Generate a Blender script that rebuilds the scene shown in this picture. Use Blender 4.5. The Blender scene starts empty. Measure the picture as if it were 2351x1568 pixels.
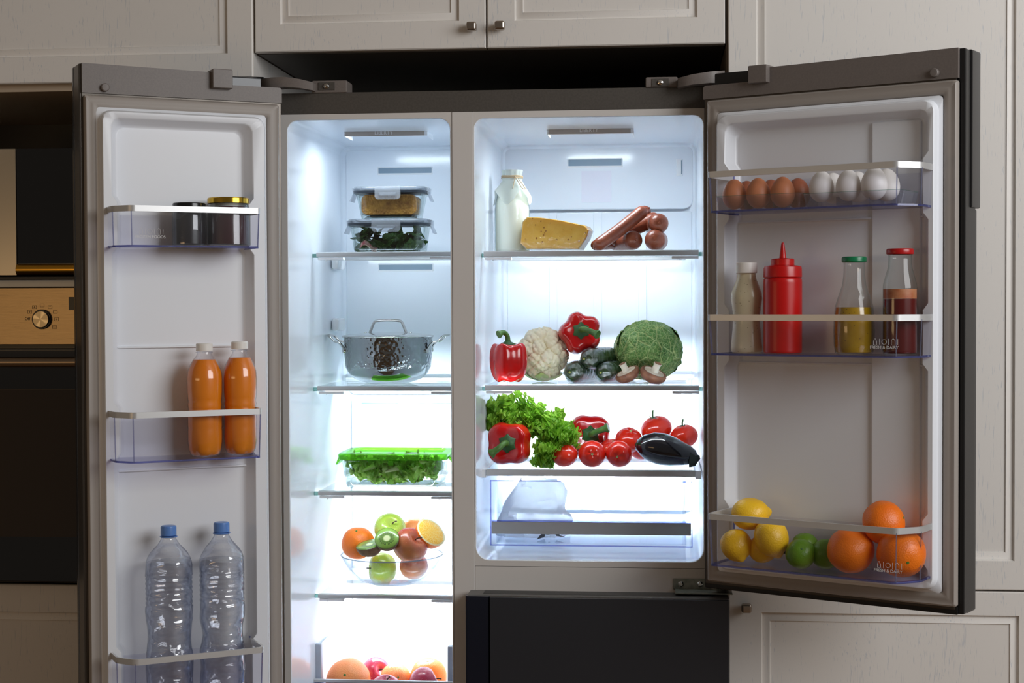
import bpy, bmesh, math, random
import numpy as np
from mathutils import Vector, Matrix, noise, kdtree
PI = math.pi
R = math.radians
random.seed(7)
SC = bpy.context.scene
COL = SC.collection

# ------------------------------------------------------------------ camera
F_PX, CX, CY = 3600.0, 1175.5, 784.0
D, ZC = 2.975, 1.40
YAW, PITCH, ROLL = math.atan(339 / F_PX), math.atan(84 / F_PX), 0.0039
cF = Vector((-math.sin(YAW) * math.cos(PITCH), math.cos(YAW) * math.cos(PITCH), -math.sin(PITCH)))
r0 = Vector((math.cos(YAW), math.sin(YAW), 0)); u0 = r0.cross(cF)
cR = r0 * math.cos(ROLL) - u0 * math.sin(ROLL)
cU = u0 * math.cos(ROLL) + r0 * math.sin(ROLL)
cP = Vector((0, -D, ZC))
cam_d = bpy.data.cameras.new('camera'); cam = bpy.data.objects.new('camera', cam_d); COL.objects.link(cam)
cam_d.sensor_width = 36; cam_d.lens = 36 * F_PX / 2351; cam_d.clip_start = 0.05
cam.matrix_world = Matrix(((cR.x, cU.x, -cF.x, cP.x), (cR.y, cU.y, -cF.y, cP.y), (cR.z, cU.z, -cF.z, cP.z), (0, 0, 0, 1)))
SC.camera = cam
SC.view_settings.view_transform = 'Standard'; SC.view_settings.look = 'None'
SC.view_settings.exposure = 0.0; SC.view_settings.gamma = 1.0
SC.cycles.use_denoising = True
SC.cycles.max_bounces = 14; SC.cycles.transparent_max_bounces = 28
SC.cycles.diffuse_bounces = 5; SC.cycles.glossy_bounces = 5; SC.cycles.transmission_bounces = 10
SC.cycles.caustics_reflective = False; SC.cycles.caustics_refractive = False
SC.cycles.sample_clamp_indirect = 6.0
SC.cycles.use_adaptive_sampling = True; SC.cycles.adaptive_threshold = 0.02

w = bpy.data.worlds.new('world'); SC.world = w; w.use_nodes = True
w.node_tree.nodes['Background'].inputs[0].default_value = (0.60, 0.52, 0.44, 1)
w.node_tree.nodes['Background'].inputs[1].default_value = 0.20

def area(name, loc, target, sx, sy, power, col, spread=PI):
    l = bpy.data.lights.new(name, 'AREA'); l.shape = 'RECTANGLE'; l.size = sx; l.size_y = sy
    l.energy = power; l.color = col; l.spread = spread
    o = bpy.data.objects.new(name, l); COL.objects.link(o)
    d = Vector(target) - Vector(loc)
    o.matrix_world = Matrix.Translation(Vector(loc)) @ d.to_track_quat('-Z', 'Y').to_matrix().to_4x4()
    return o
# daylight from a window to the right, high; a warm lamp to the left
area('window_light', (2.5, -2.2, 2.45), (-0.5, 0.1, 1.6), 2.3, 1.6, 81, (0.97, 0.985, 1.0))
area('warm_lamp', (-1.75, -1.7, 1.37), (-1.0, 0.2, 1.36), 0.9, 0.14, 1.5, (1.0, 0.64, 0.30))
COOL = (0.80, 0.92, 1.0)

# ------------------------------------------------------------------ projection helpers
class Frame:
    """a rotated working frame (a door); x to the right, y away from the room, z up"""
    def __init__(s, x, y, deg):
        s.M = Matrix.Translation((x, y, 0)) @ Matrix.Rotation(R(deg), 4, 'Z'); s.I = s.M.inverted(); s.deg = deg
    def p(s, px, py, y=0.0):
        d = cF + cR * ((px - CX) / F_PX) - cU * ((py - CY) / F_PX)
        o = s.I @ cP; d = s.I.to_3x3() @ d
        return o + d * ((y - o.y) / d.y)
    def w(s, x, y, z): return s.M @ Vector((x, y, z))
W0 = Frame(0, 0, 0)
at = W0.p
def mpp(Y): return (D + Y) / F_PX
_h = at(646, 700, -0.06); LD = Frame(_h.x, -0.06, 31.0)
_h = at(1617, 700, -0.06); RD = Frame(_h.x, -0.06, -28.8)

# ------------------------------------------------------------------ object plumbing
WM = {}
def link(o, parent=None, M=None):
    COL.objects.link(o); M = M or Matrix()
    if parent is not None:
        o.parent = parent; o.matrix_parent_inverse = WM[parent.name].inverted()
    o.matrix_basis = M; WM[o.name] = M
    return o
def tag(o, label=None, cat=None, group=None, kind=None):
    for k, v in (('label', label), ('category', cat), ('group', group), ('kind', kind)):
        if v: o[k] = v
    return o
def thing(name, label, cat, loc=(0, 0, 0), M=None, group=None):
    o = bpy.data.objects.new(name, None); o.empty_display_size = 0.02
    link(o, None, M or Matrix.Translation(Vector(loc)))
    return tag(o, label, cat, group)
def dup(root, M, label=None, group=None):
    def rec(o, parent):
        c = o.copy(); COL.objects.link(c)
        if parent is None:
            c.parent = None; c.matrix_basis = M; WM[c.name] = M
        else:
            c.parent = parent; c.matrix_parent_inverse = o.matrix_parent_inverse.copy(); WM[c.name] = WM[parent.name] @ o.matrix_parent_inverse @ o.matrix_basis
        for ch in [x for x in KIDS.get(o.name, [])]:
            n = rec(ch, c); KIDS.setdefault(c.name, []).append(n)
        return c
    r = rec(root, None)
    if label: r['label'] = label
    if group: r['group'] = group
    return r
KIDS = {}
class MB:
    def __init__(s): s.b = bmesh.new()
    def box(s, x0, x1, y0, y1, z0, z1, bev=0.0, seg=2):
        g = bmesh.ops.create_cube(s.b, size=1.0)['verts']
        for v in g:
            v.co = Vector(((x0 + x1) / 2 + v.co.x * (x1 - x0), (y0 + y1) / 2 + v.co.y * (y1 - y0), (z0 + z1) / 2 + v.co.z * (z1 - z0)))
        if bev:
            e = list({e for v in g for e in v.link_edges})
            bmesh.ops.bevel(s.b, geom=e, offset=bev, segments=seg, affect='EDGES', profile=0.5)
        return s
    def loft(s, rings, cap0=True, cap1=True, closed=True):
        vs = [[s.b.verts.new(p) for p in r] for r in rings]
        n = len(rings[0])
        for a, c in zip(vs, vs[1:]):
            for i in range(n if closed else n - 1):
                j = (i + 1) % n
                s.b.faces.new((a[i], a[j], c[j], c[i]))
        if cap0: s.b.faces.new(vs[0][::-1])
        if cap1: s.b.faces.new(vs[-1])
        return s
    def lathe(s, prof, seg=40, c=(0, 0, 0), f=None, cap0=True, cap1=True, axis='z'):
        rings = []
        for (r, z) in prof:
            ring = []
            for i in range(seg):
                t = 2 * PI * i / seg
                rr = r * (f(t, z) if f else 1)
                if axis == 'z': p = Vector((rr * math.cos(t), rr * math.sin(t), z))
                elif axis == 'y': p = Vector((rr * math.cos(t), z, -rr * math.sin(t)))
                else: p = Vector((z, rr * math.cos(t), rr * math.sin(t)))
                ring.append(p + Vector(c))
            rings.append(ring)
        return s.loft(rings, cap0, cap1)
    def tube(s, pts, rad, seg=10, cap=True, flat=1.0):
        pts = [Vector(p) for p in pts]; n = len(pts)
        if not hasattr(rad, '__len__'): rad = [rad] * n
        rings = []; up = None
        for i, p in enumerate(pts):
            t = (pts[min(i + 1, n - 1)] - pts[max(i - 1, 0)]).normalized()
            if up is None:
                up = Vector((0, 0, 1)) if abs(t.z) < 0.9 else Vector((0, 1, 0))
            a = t.cross(up).normalized(); bq = a.cross(t).normalized(); up = bq
            rings.append([p + a * (rad[i] * math.cos(2 * PI * k / seg)) + bq * (rad[i] * flat * math.sin(2 * PI * k / seg)) for k in range(seg)])
        return s.loft(rings, cap, cap)
    def grid(s, f, nu, nv, wrap=False):
        vs = [[s.b.verts.new(f(i / nu, j / nv)) for j in range(nv + 1)] for i in range(nu if wrap else nu + 1)]
        for i in range(nu):
            for j in range(nv):
                i2 = (i + 1) % len(vs)
                s.b.faces.new((vs[i][j], vs[i2][j], vs[i2][j + 1], vs[i][j + 1]))
        return s
    def plate(s, outer, holes=(), y=0.0):
        """flat face in the xz plane at y with holes; loops are lists of (x,z)"""
        es = []
        for lp in [outer] + list(holes):
            vs = [s.b.verts.new((x, y, z)) for x, z in lp]
            es += [s.b.edges.new((vs[i], vs[(i + 1) % len(vs)])) for i in range(len(vs))]
        bmesh.ops.triangle_fill(s.b, use_beauty=True, use_dissolve=False, edges=es, normal=(0, -1, 0))
        return s
    def build(s, name, mat, parent=None, M=None, label=None, smooth=40, kind=None, weld=True, sub=0):
        if weld: bmesh.ops.remove_doubles(s.b, verts=s.b.verts, dist=1e-5)
        bmesh.ops.recalc_face_normals(s.b, faces=s.b.faces)
        me = bpy.data.meshes.new(name); s.b.to_mesh(me); s.b.free()
        return finish(me, name, mat, parent, M, label, smooth, kind, sub)
def finish(me, name, mat, parent=None, M=None, label=None, smooth=40, kind=None, sub=0):
    for m in (mat if isinstance(mat, (list, tuple)) else [mat]): me.materials.append(m)
    if smooth:
        me.polygons.foreach_set('use_smooth', [True] * len(me.polygons))
        me.set_sharp_from_angle(angle=R(smooth))
    o = bpy.data.objects.new(name, me)
    if M is None and parent is not None: M = WM[parent.name]
    link(o, parent, M)
    if parent is not None: KIDS.setdefault(parent.name, []).append(o)
    if smooth and smooth <= 60:
        md = o.modifiers.new('weighted_normals', 'WEIGHTED_NORMAL'); md.keep_sharp = True; md.weight = 100; md.mode = 'FACE_AREA'
    if sub:
        md = o.modifiers.new('sub', 'SUBSURF'); md.levels = sub; md.render_levels = sub
    tag(o, label, kind=kind)
    return o
def text(body, size, mat, parent, M, name='lettering', ext=0.0002, align='CENTER'):
    c = bpy.data.curves.new(name, 'FONT'); c.body = body; c.size = size; c.extrude = ext; c.align_x = align; c.align_y = 'CENTER'
    t = bpy.data.objects.new('tmp', c)
    me = bpy.data.meshes.new_from_object(t); bpy.data.objects.remove(t)
    me.name = name
    return finish(me, name, mat, parent, M, smooth=0)
TXT = Matrix.Rotation(PI / 2, 4, 'X')     # text plane turned to face the room (-y)
def rrect(x0, x1, z0, z1, r, n=6, rs=None):
    rs = rs or (r, r, r, r); out = []
    for (cx, cz, a0, rr) in ((x1 - rs[0], z1 - rs[0], 0, rs[0]), (x0 + rs[1], z1 - rs[1], 90, rs[1]), (x0 + rs[2], z0 + rs[2], 180, rs[2]), (x1 - rs[3], z0 + rs[3], 270, rs[3])):
        for k in range(n + 1):
            a = R(a0 + 90 * k / n); out.append((cx + rr * math.cos(a), cz + rr * math.sin(a)))
    return out
def ring_y(loop, y): return [Vector((x, y, z)) for x, z in loop]
def ring_z(loop, z): return [Vector((x, y, z)) for x, y in loop]

# ------------------------------------------------------------------ materials
def lin(c): return tuple((v / 12.92 if v <= 0.04045 else ((v + 0.055) / 1.055) ** 2.4) for v in [q / 255 for q in c]) + (1,)
class Mat:
    def __init__(s, name):
        s.m = bpy.data.materials.new(name); s.m.use_nodes = True; s.t = s.m.node_tree; s.t.nodes.clear()
        s.out = s.n('ShaderNodeOutputMaterial')
    def n(s, typ, **kw):
        nd = s.t.nodes.new(typ)
        for k, v in kw.items():
            if k in ('ins',):
                for a, b in v.items():
                    if hasattr(b, 'is_linked') or hasattr(b, 'node'): s.t.links.new(b, nd.inputs[a])
                    else: nd.inputs[a].default_value = b
            else: setattr(nd, k, v)
        return nd
    def coord(s, scale=(1, 1, 1), which='Object', rot=(0, 0, 0)):
        tc = s.n('ShaderNodeTexCoord'); mp = s.n('ShaderNodeMapping')
        s.t.links.new(tc.outputs[which], mp.inputs[0]); mp.inputs['Scale'].default_value = scale; mp.inputs['Rotation'].default_value = rot
        return mp.outputs[0]
    def noise(s, scale, detail=2, vec=None, rough=0.5):
        return s.n('ShaderNodeTexNoise', ins={'Vector': vec or s.coord(), 'Scale': scale, 'Detail': detail, 'Roughness': rough}).outputs[0]
    def vor(s, scale, vec=None, feature='F1', out=0):
        return s.n('ShaderNodeTexVoronoi', feature=feature, ins={'Vector': vec or s.coord(), 'Scale': scale}).outputs[out]
    def ramp(s, fac, stops):
        r = s.n('ShaderNodeValToRGB', ins={'Fac': fac}); e = r.color_ramp.elements
        while len(e) < len(stops): e.new(0.5)
        for el, (p, c) in zip(e, stops): el.position = p; el.color = c if len(c) == 4 else lin(c)
        return r.outputs[0]
    def mix(s, fac, a, b):
        m = s.n('ShaderNodeMix', data_type='RGBA', ins={0: fac, 6: a, 7: b}); return m.outputs[2]
    def bump(s, h, strength=0.3, dist=0.001):
        return s.n('ShaderNodeBump', ins={'Height': h, 'Strength': strength, 'Distance': dist}).outputs[0]
    def bsdf(s, **ins):
        b = s.n('ShaderNodeBsdfPrincipled', ins=ins); s.t.links.new(b.outputs[0], s.out.inputs[0]); return b
def pm(name, col, rough=0.5, metal=0.0, **kw):
    m = Mat(name); m.bsdf(**{'Base Color': lin(col), 'Roughness': rough, 'Metallic': metal, **kw}); return m.m
def skin(name, c1, c2, scale=30, rough=0.35, bscale=0, bstr=0.3, bdist=0.001, sss=0.0, coat=0.0, spots=None, sscol=None, **kw):
    m = Mat(name); co = m.coord()
    col = m.ramp(m.noise(scale, 3, co), [(0.35, lin(c1)), (0.65, lin(c2))])
    if spots:
        v = m.vor(spots[0], co); f = m.ramp(v, [(spots[1] * 0.6, (1, 1, 1, 1)), (spots[1], (0, 0, 0, 1))]); col = m.mix(f, col, lin(spots[2]))
    ins = {'Base Color': col, 'Roughness': rough, 'Coat Weight': coat, 'Coat Roughness': 0.12, **kw}
    if bscale: ins['Normal'] = m.bump(m.noise(bscale, 2, co), bstr, bdist)
    if sss:
        ins['Subsurface Weight'] = sss; ins['Subsurface Radius'] = tuple(lin(sscol or c2)[:3]); ins['Subsurface Scale'] = 0.012
    m.bsdf(**ins); return m.m
def clear(name, face=(235, 240, 250), edge=(190, 200, 235), gloss=1.0, rough=0.03, bump=None, blend=0.5, body=0.0):
    """thin clear plastic or glass: see-through with a tint that deepens at grazing angles, plus its reflections"""
    m = Mat(name)
    lw = m.n('ShaderNodeLayerWeight', ins={'Blend': blend})
    col = m.mix(lw.outputs[1], lin(face), lin(edge))
    tr = m.n('ShaderNodeBsdfTransparent', ins={'Color': col})
    lf = m.n('ShaderNodeLayerWeight', ins={'Blend': .5})
    gl = m.n('ShaderNodeBsdfGlossy', ins={'Roughness': rough})
    if bump is not None:
        b = bump(m); m.t.links.new(b, gl.inputs['Normal']); m.t.links.new(b, lf.inputs['Normal']); m.t.links.new(b, lw.inputs['Normal'])
    base = tr.outputs[0]
    if body:
        df = m.n('ShaderNodeBsdfDiffuse', ins={'Color': lin(edge)})
        mb = m.n('ShaderNodeMixShader', ins={0: body, 1: base, 2: df.outputs[0]}); base = mb.outputs[0]
    pw = m.n('ShaderNodeMath', operation='POWER', ins={0: lf.outputs[1], 1: 4.5})
    mu = m.n('ShaderNodeMath', operation='MULTIPLY_ADD', use_clamp=True, ins={0: pw.outputs[0], 1: .9 * min(gloss, 1.05), 2: .045 * gloss})
    mx = m.n('ShaderNodeMixShader', ins={0: mu.outputs[0], 1: base, 2: gl.outputs[0]})
    m.t.links.new(mx.outputs[0], m.out.inputs[0]); return m.m
def emit(name, col, st):
    m = Mat(name); e = m.n('ShaderNodeEmission', ins={'Color': col + (1,), 'Strength': st}); m.t.links.new(e.outputs[0], m.out.inputs[0]); return m.m
def brushed(name, col, rough=0.3, scale=(3, 3, 300), metal=1.0, bs=0.15, c2=None):
    m = Mat(name); h = m.noise(4, 3, m.coord(scale))
    c = m.ramp(h, [(0.3, lin(col)), (0.7, lin(c2 or col))])
    m.bsdf(**{'Base Color': c, 'Roughness': rough, 'Metallic': metal, 'Normal': m.bump(h, bs, 0.0004)}); return m.m
def painted_wood():
    m = Mat('white_painted_wood')
    v = m.coord((430, 430, 22)); warp = m.noise(1.0, 2, m.coord((6, 6, 3)))
    add = m.n('ShaderNodeVectorMath', operation='MULTIPLY_ADD', ins={0: warp, 1: (22, 22, 16), 2: v}).outputs[0]
    g = m.noise(1.0, 3, add, 0.55)
    dens = m.noise(1.0, 1, m.coord((9, 9, 2)))
    gg = m.n('ShaderNodeMath', operation='MULTIPLY_ADD', ins={0: dens, 1: .22, 2: g}).outputs[0]
    groove = m.ramp(gg, [(0.73, (0, 0, 0, 1)), (0.80, (1, 1, 1, 1))])
    col = m.mix(groove, lin((226, 221, 215)), lin((204, 204, 205)))
    nb = m.bump(groove, 0.22, -0.0003)
    m.bsdf(**{'Base Color': col, 'Roughness': 0.42, 'Normal': nb}); return m.m
M_WOOD = painted_wood()
M_WHITE = pm('white_gloss_plastic', (238, 240, 243), 0.16)
M_LINER = pm('white_liner_plastic', (232, 238, 246), 0.13)
M_DLINER = pm('white_door_plastic', (233, 236, 242), 0.34)
M_FLANGE = pm('pale_grey_flange', (214, 210, 206), 0.38)
M_GASKET = pm('grey_rubber_gasket', (158, 150, 143), 0.5)
M_GREYCAP = skin('grey_textured_plastic', (112, 104, 100), (118, 110, 105), 300, 0.45, 900, 0.25, 0.0003)
M_STEELDARK = skin('dark_grey_paint', (76, 72, 67), (84, 79, 74), 260, 0.4, 700, 0.3, 0.0004)
M_SIDE = pm('dark_grey_metal_edge', (92, 86, 80), 0.33, 0.7)
M_BLACK = pm('black_plastic', (22, 22, 23), 0.35)
M_BGLASS = pm('black_glass', (20, 21, 25), 0.06, 0.0, **{'Coat Weight': 0.3})
M_DOORGLASS = pm('charcoal_front_panel', (44, 46, 51), 0.22)
M_SILVER = brushed('silver_trim', (216, 216, 216), 0.36, (400, 400, 3), metal=.6, bs=0.03)
M_STEEL = pm('polished_steel', (200, 198, 195), 0.09, 1.0)
M_RAIL = brushed('satin_grey_rail', (196, 198, 200), 0.32, (3, 200, 200), 0.12, bs=0.04)
M_NICKEL = brushed('brushed_nickel', (172, 160, 148), 0.3, (300, 3, 3), bs=0.1)
M_ZINC = skin('zinc_plate', (120, 128, 120), (150, 150, 140), 80, 0.35, **{'Metallic': 0.8})
M_BIN = clear('clear_bin_plastic', (251, 251, 253), (224, 225, 243), .5, .2, blend=.2)
M_BINEDGE = clear('blue_bin_edge', (205, 208, 240), (130, 138, 205), 1.0, body=0.15)
M_BINCORN = clear('bin_corner_plastic', (226, 228, 244), (190, 196, 226), 3.0, .08, body=.15)
M_GLASS = clear('clear_glass', (253, 254, 254), (205, 222, 218), 1.0, blend=.2)
M_SHELFGLASS = clear('shelf_glass', (254, 255, 255), (244, 250, 250), 0.8, blend=.2)
M_GLASSEDGE = clear('glass_edge', (190, 220, 215), (140, 180, 170), 1.0, body=0.3)
M_FILM2 = clear('tight_cling_film', (253, 253, 253), (238, 238, 236), 2.2, 0.12, bump=lambda m: m.bump(m.noise(120, 4), .9, .0025), blend=.3)
M_FILM = clear('cling_film', (253, 253, 253), (228, 232, 235), 3.0, 0.10, bump=lambda m: m.bump(m.noise(70, 4, m.coord((1, 1, 2.2))), 1.0, 0.004), blend=0.3)
M_VENT = pm('vent_dark', (120, 142, 160), 0.4)
M_LETTER = pm('pale_print', (226, 226, 226), 0.5)
M_LETTERG = pm('grey_print', (150, 160, 178), 0.5)
M_LETTERD = pm('dark_print', (48, 38, 28), 0.5)
M_DIFF = emit('lamp_diffuser', COOL, 1.0)
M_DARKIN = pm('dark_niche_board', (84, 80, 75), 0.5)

# ------------------------------------------------------------------ setting
def struct(name, mb, mat, **k): return tag(mb.build(name, mat, **k), kind='structure')
struct('floor', MB().box(-3, 3, -4.5, 0.8, -0.05, 0.0), skin('wood_floor', (120, 92, 66), (140, 108, 78), 6, 0.4))
struct('wall_back', MB().box(-3, 3, 0.72, 0.8, 0, 2.9), pm('wall_paint', (205, 200, 192), 0.8))
struct('ceiling', MB().box(-3, 3, -1.6, 0.8, 2.9, 2.98), pm('ceiling_paint', (225, 222, 216), 0.8))

YC = 0.03   # plane of the cabinet fronts
def cab_front(mb, x0, x1, z0, z1, px0, px1, pz0, pz1, y=YC, th=0.019):
    """slab with a sunken moulding around a raised centre panel"""
    def rc(a, b, c, d, yy): return [Vector((a, yy, c)), Vector((b, yy, c)), Vector((b, yy, d)), Vector((a, yy, d))]
    mb.loft([rc(x0, x1, z0, z1, y + th), rc(x0, x1, z0, z1, y + 0.002), rc(x0 + .002, x1 - .002, z0 + .002, z1 - .002, y),
             rc(px0, px1, pz0, pz1, y), rc(px0 + .002, px1 - .002, pz0 + .002, pz1 - .002, y + .006),
             rc(px0 + .005, px1 - .005, pz0 + .005, pz1 - .005, y + .0065),
             rc(px0 + .016, px1 - .016, pz0 + .016, pz1 - .016, y + .002), rc(px0 + .017, px1 - .017, pz0 + .017, pz1 - .017, y + .0045)])
    return mb
def knob(parent, px, py):
    p = at(px, py, YC - .02)
    m = MB().box(p.x - .0095, p.x + .0095, YC - .026, YC - .007, p.z - .0085, p.z + .0085, .0042, 4)
    m.tube([(p.x, YC - .008, p.z), (p.x, YC + .001, p.z)], .0055, 12)
    return m.build('knob', M_NICKEL, parent, Matrix())
def cabinet(name, label, xs, zs, ydepth=0.55, holes=None):
    return thing(name, label, 'cabinet', ((xs[0] + xs[1]) / 2, YC + ydepth / 2, zs[0]))
# --- cabinet over the fridge
NX0, NX1 = at(585, 120, YC).x, at(1667, 120, YC).x
zu = at(586, 119, YC).z; zu2 = at(1117, 110, YC).z
c = cabinet('wall_cabinet', 'white wooden two-door cabinet hanging above the open fridge', (NX0, NX1), (zu2, 2.5))
MB().box(NX0 + .004, NX1 - .002, YC + .022, .66, zu2 + .003, 2.5).build('carcass', M_WOOD, c, Matrix())
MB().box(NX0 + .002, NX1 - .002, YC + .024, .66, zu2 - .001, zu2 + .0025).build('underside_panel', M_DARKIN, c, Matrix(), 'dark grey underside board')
xm = at(1117, 110, YC).x
d1 = cab_front(MB(), NX0, xm - .0015, zu2, 2.49, at(643, 0, YC).x, at(1054, 0, YC).x, at(850, 52, YC).z, 2.42).build('door', M_WOOD, c, Matrix())
d2 = cab_front(MB(), xm + .0015, NX1 - .002, zu2, 2.49, at(1181, 0, YC).x, at(1601, 0, YC).x, at(1380, 44, YC).z, 2.42).build('door', M_WOOD, c, Matrix())
knob(d1, 1082, 60); knob(d2, 1147, 58)
# --- left oven tower with niche
LX0, LX1 = -1.62, at(580, 100, YC).x
zl = at(100, 191, YC).z
zn = at(60, 208, YC).z
zo = at(60, 1340, YC).z
XR = -0.80
c = cabinet('oven_tower_cabinet', 'tall white wooden cabinet tower left of the fridge, holding oven and microwave', (LX0, LX1), (0.1, 2.5))
cab_front(MB(), LX0, LX1, zl, 2.49, LX0 + .07, at(522, 60, YC).x, at(300, 127, YC).z, 2.42).build('door', M_WOOD, c, Matrix())
cab_front(MB(), LX0, -0.90, 0.1, at(60, 1342, YC).z, LX0 + .07, -0.97, .2, at(60, 1405, YC).z).build('door', M_WOOD, c, Matrix())
MB().box(LX1 - .02, LX1 + .001, YC + .004, .66, .05, 2.49).build('side_panel', M_WOOD, c, Matrix())
MB().box(LX0 - .02, LX0, YC + .004, .66, .05, 2.49).build('side_panel', M_WOOD, c, Matrix())
MB().box(LX0, LX1 - .02, YC + .02, .66, zn, zn + .018, .001).build('niche_top_board', pm('cream_edge_board', (190, 172, 150), .5), c, Matrix())
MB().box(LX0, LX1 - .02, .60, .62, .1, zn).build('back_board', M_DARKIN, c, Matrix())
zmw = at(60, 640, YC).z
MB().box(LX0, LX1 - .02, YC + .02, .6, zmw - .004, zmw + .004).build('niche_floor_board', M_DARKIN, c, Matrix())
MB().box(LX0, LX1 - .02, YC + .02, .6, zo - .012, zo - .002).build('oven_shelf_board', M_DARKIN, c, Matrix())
MB().box(LX0, -.9, YC + .021, .6, .1, zo - .014).build('carcass', M_WOOD, c, Matrix())
MB().box(-.9, LX1 - .021, YC, YC + .02, .1, zl - .004, .001).build('filler_panel', M_WOOD, c, Matrix())
# --- microwave in the niche
YM = .07
z0, z1 = at(60, 633, YM).z, at(60, 341, YM).z
c = thing('microwave', 'black glass microwave with pale left side in the niche above the oven', 'microwave', (-1.2, YM + .2, z0))
xs = at(38, 400, YM).x
MB().box(-1.45, -.93, YM + .01, YM + .36, z0 + .006, z1, .004).build('casing', M_BLACK, c, Matrix())
MB().box(-1.45, xs, YM - .004, YM + .01, z0, z1, .002).build('control_panel', pm('champagne_metal', (205, 196, 180), .3, .6), c, Matrix(), 'pale champagne side panel')
MB().box(xs + .001, -.93, YM - .004, YM + .01, z0 + .022, z1, .002).build('door_glass', M_BGLASS, c, Matrix())
MB().tube([(xs + .001, YM - .002, z0 + .012), (-.93, YM - .002, z0 + .012)], .0115, 16).build('bottom_strip', pm('warm_reflection_metal', (214, 160, 60), .28, 1), c, Matrix(), 'bar along the bottom, painted the gold of its warm reflection')  # gold base colour stands in for the warm lamp reflected on the bar
for xx in (-1.4, -1.0): MB().lathe([(.012, z0 - .003), (.012, z0 + .008)], 16, (xx, YM + .1, 0)).build('foot', M_BLACK, c, Matrix())
# --- oven
YO = .012
zt, zp0, zp1 = at(60, 643, YO).z, at(60, 791, YO).z, at(60, 661, YO).z
zb = at(60, 1337, YO).z
M_OVEN = brushed('brushed_oven_steel', (184, 158, 120), .36, (6, 6, 260), .9, .25, (176, 150, 112))
c = thing('built_in_oven', 'built-in oven with brushed steel knob panel and black glass door', 'oven', (-1.2, .3, zb))
XO0, XO1 = -1.45, -.91
MB().box(XO0, XO1, YO + .02, .55, zb, zt).build('casing', M_BLACK, c, Matrix())
MB().box(XO0, XO1, YO - .004, YO + .02, zp1 + .001, zt, .002).build('top_rail', M_RAIL, c, Matrix())
pn = MB().box(XO0, XO1, YO, YO + .02, zp0, zp1, .001).build('control_panel', M_OVEN, c, Matrix())
k = at(97, 733, YO)
MB().lathe([(.0195, 0), (.0195, -.004), (.0185, -.005)], 40, (k.x, YO, k.z), axis='y').build('knob_ring', M_BLACK, pn, Matrix())
mk = Mat('turned_knob_face'); 
vv = mk.n('ShaderNodeTexGradient', gradient_type='RADIAL', ins={'Vector': mk.coord(rot=(PI / 2, 0, 0))}).outputs[0]
s_ = mk.n('ShaderNodeMath', operation='SINE', ins={0: mk.n('ShaderNodeMath', operation='MULTIPLY', ins={0: vv, 1: 25.13}).outputs[0]}).outputs[0]
mk.bsdf(**{'Base Color': mk.ramp(s_, [(0, lin((150, 138, 116))), (1, lin((196, 182, 156)))]), 'Metallic': .9, 'Roughness': .3})
MB().lathe([(.0165, .02), (.0165, -.002), (.0155, -.003), (.0, -.003)], 40, (0, 0, 0), axis='y', cap1=False).build('knob', mk.m, pn, Matrix.Translation((k.x, YO - .006, k.z)))
text('Off', .0085, M_LETTERD, pn, Matrix.Translation((at(63, 732, YO).x, YO - .0003, at(63, 732, YO).z)) @ TXT, 'off_lettering')
for i, (px, py) in enumerate(((68, 716), (79, 705), (97, 701), (115, 705), (127, 716), (130, 733), (125, 751))):
    q = at(px, py, YO); m = MB(); a, b, t = .0042, .0034, .0005
    for (x0, x1, z0_, z1_) in ((-a, a, b - t, b), (-a, a, -b, -b + t), (-a, -a + t, -b, b), (a - t, a, -b, b)):
        m.box(q.x + x0, q.x + x1, YO - .0004, YO + .0002, q.z + z0_, q.z + z1_)
    if i in (0, 1, 5): m.box(q.x - .002, q.x + .002, YO - .0004, YO, q.z - .0003, q.z + .0003); m.box(q.x - .0003, q.x + .0003, YO - .0004, YO, q.z - .002, q.z + .002)
    elif i in (3, 4): m.box(q.x - .002, q.x + .002, YO - .0004, YO, q.z + .0014, q.z + .002)
    elif i == 6: m.box(q.x - .003, q.x + .003, YO - .0004, YO, q.z - .0003, q.z + .0003)
    m.build('mode_symbol', M_LETTERD, pn, Matrix(), smooth=0)
q = at(158, 712, YO); q2 = at(158, 682, YO)
MB().box(q.x, XO1 - .002, YO - .001, YO + .001, q.z, q2.z, .0005).build('display', M_BLACK, pn, Matrix())
dr = MB().box(XO0, XO1, YO, YO + .02, zb, zp0 - .008, .003).build('door_glass', M_BGLASS, c, Matrix())
g0, g1 = at(60, 1232, YO).z, at(60, 893, YO).z
MB().box(XO0 + .04, XO1 - .004, YO - .0012, YO + .001, g0, g1).build('window_pane', pm('brown_reflection_glass', (58, 44, 26), .05), dr, Matrix())  # brown base colour imitates the warm room reflected in the pane
h0 = at(60, 832, YO - .03)
MB().tube([(XO0 + .03, YO - .032, h0.z), (XO1 - .01, YO - .032, h0.z)], .0092, 20).build('handle', pm('satin_handle', (150, 132, 112), .32, .9), c, Matrix())
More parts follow.
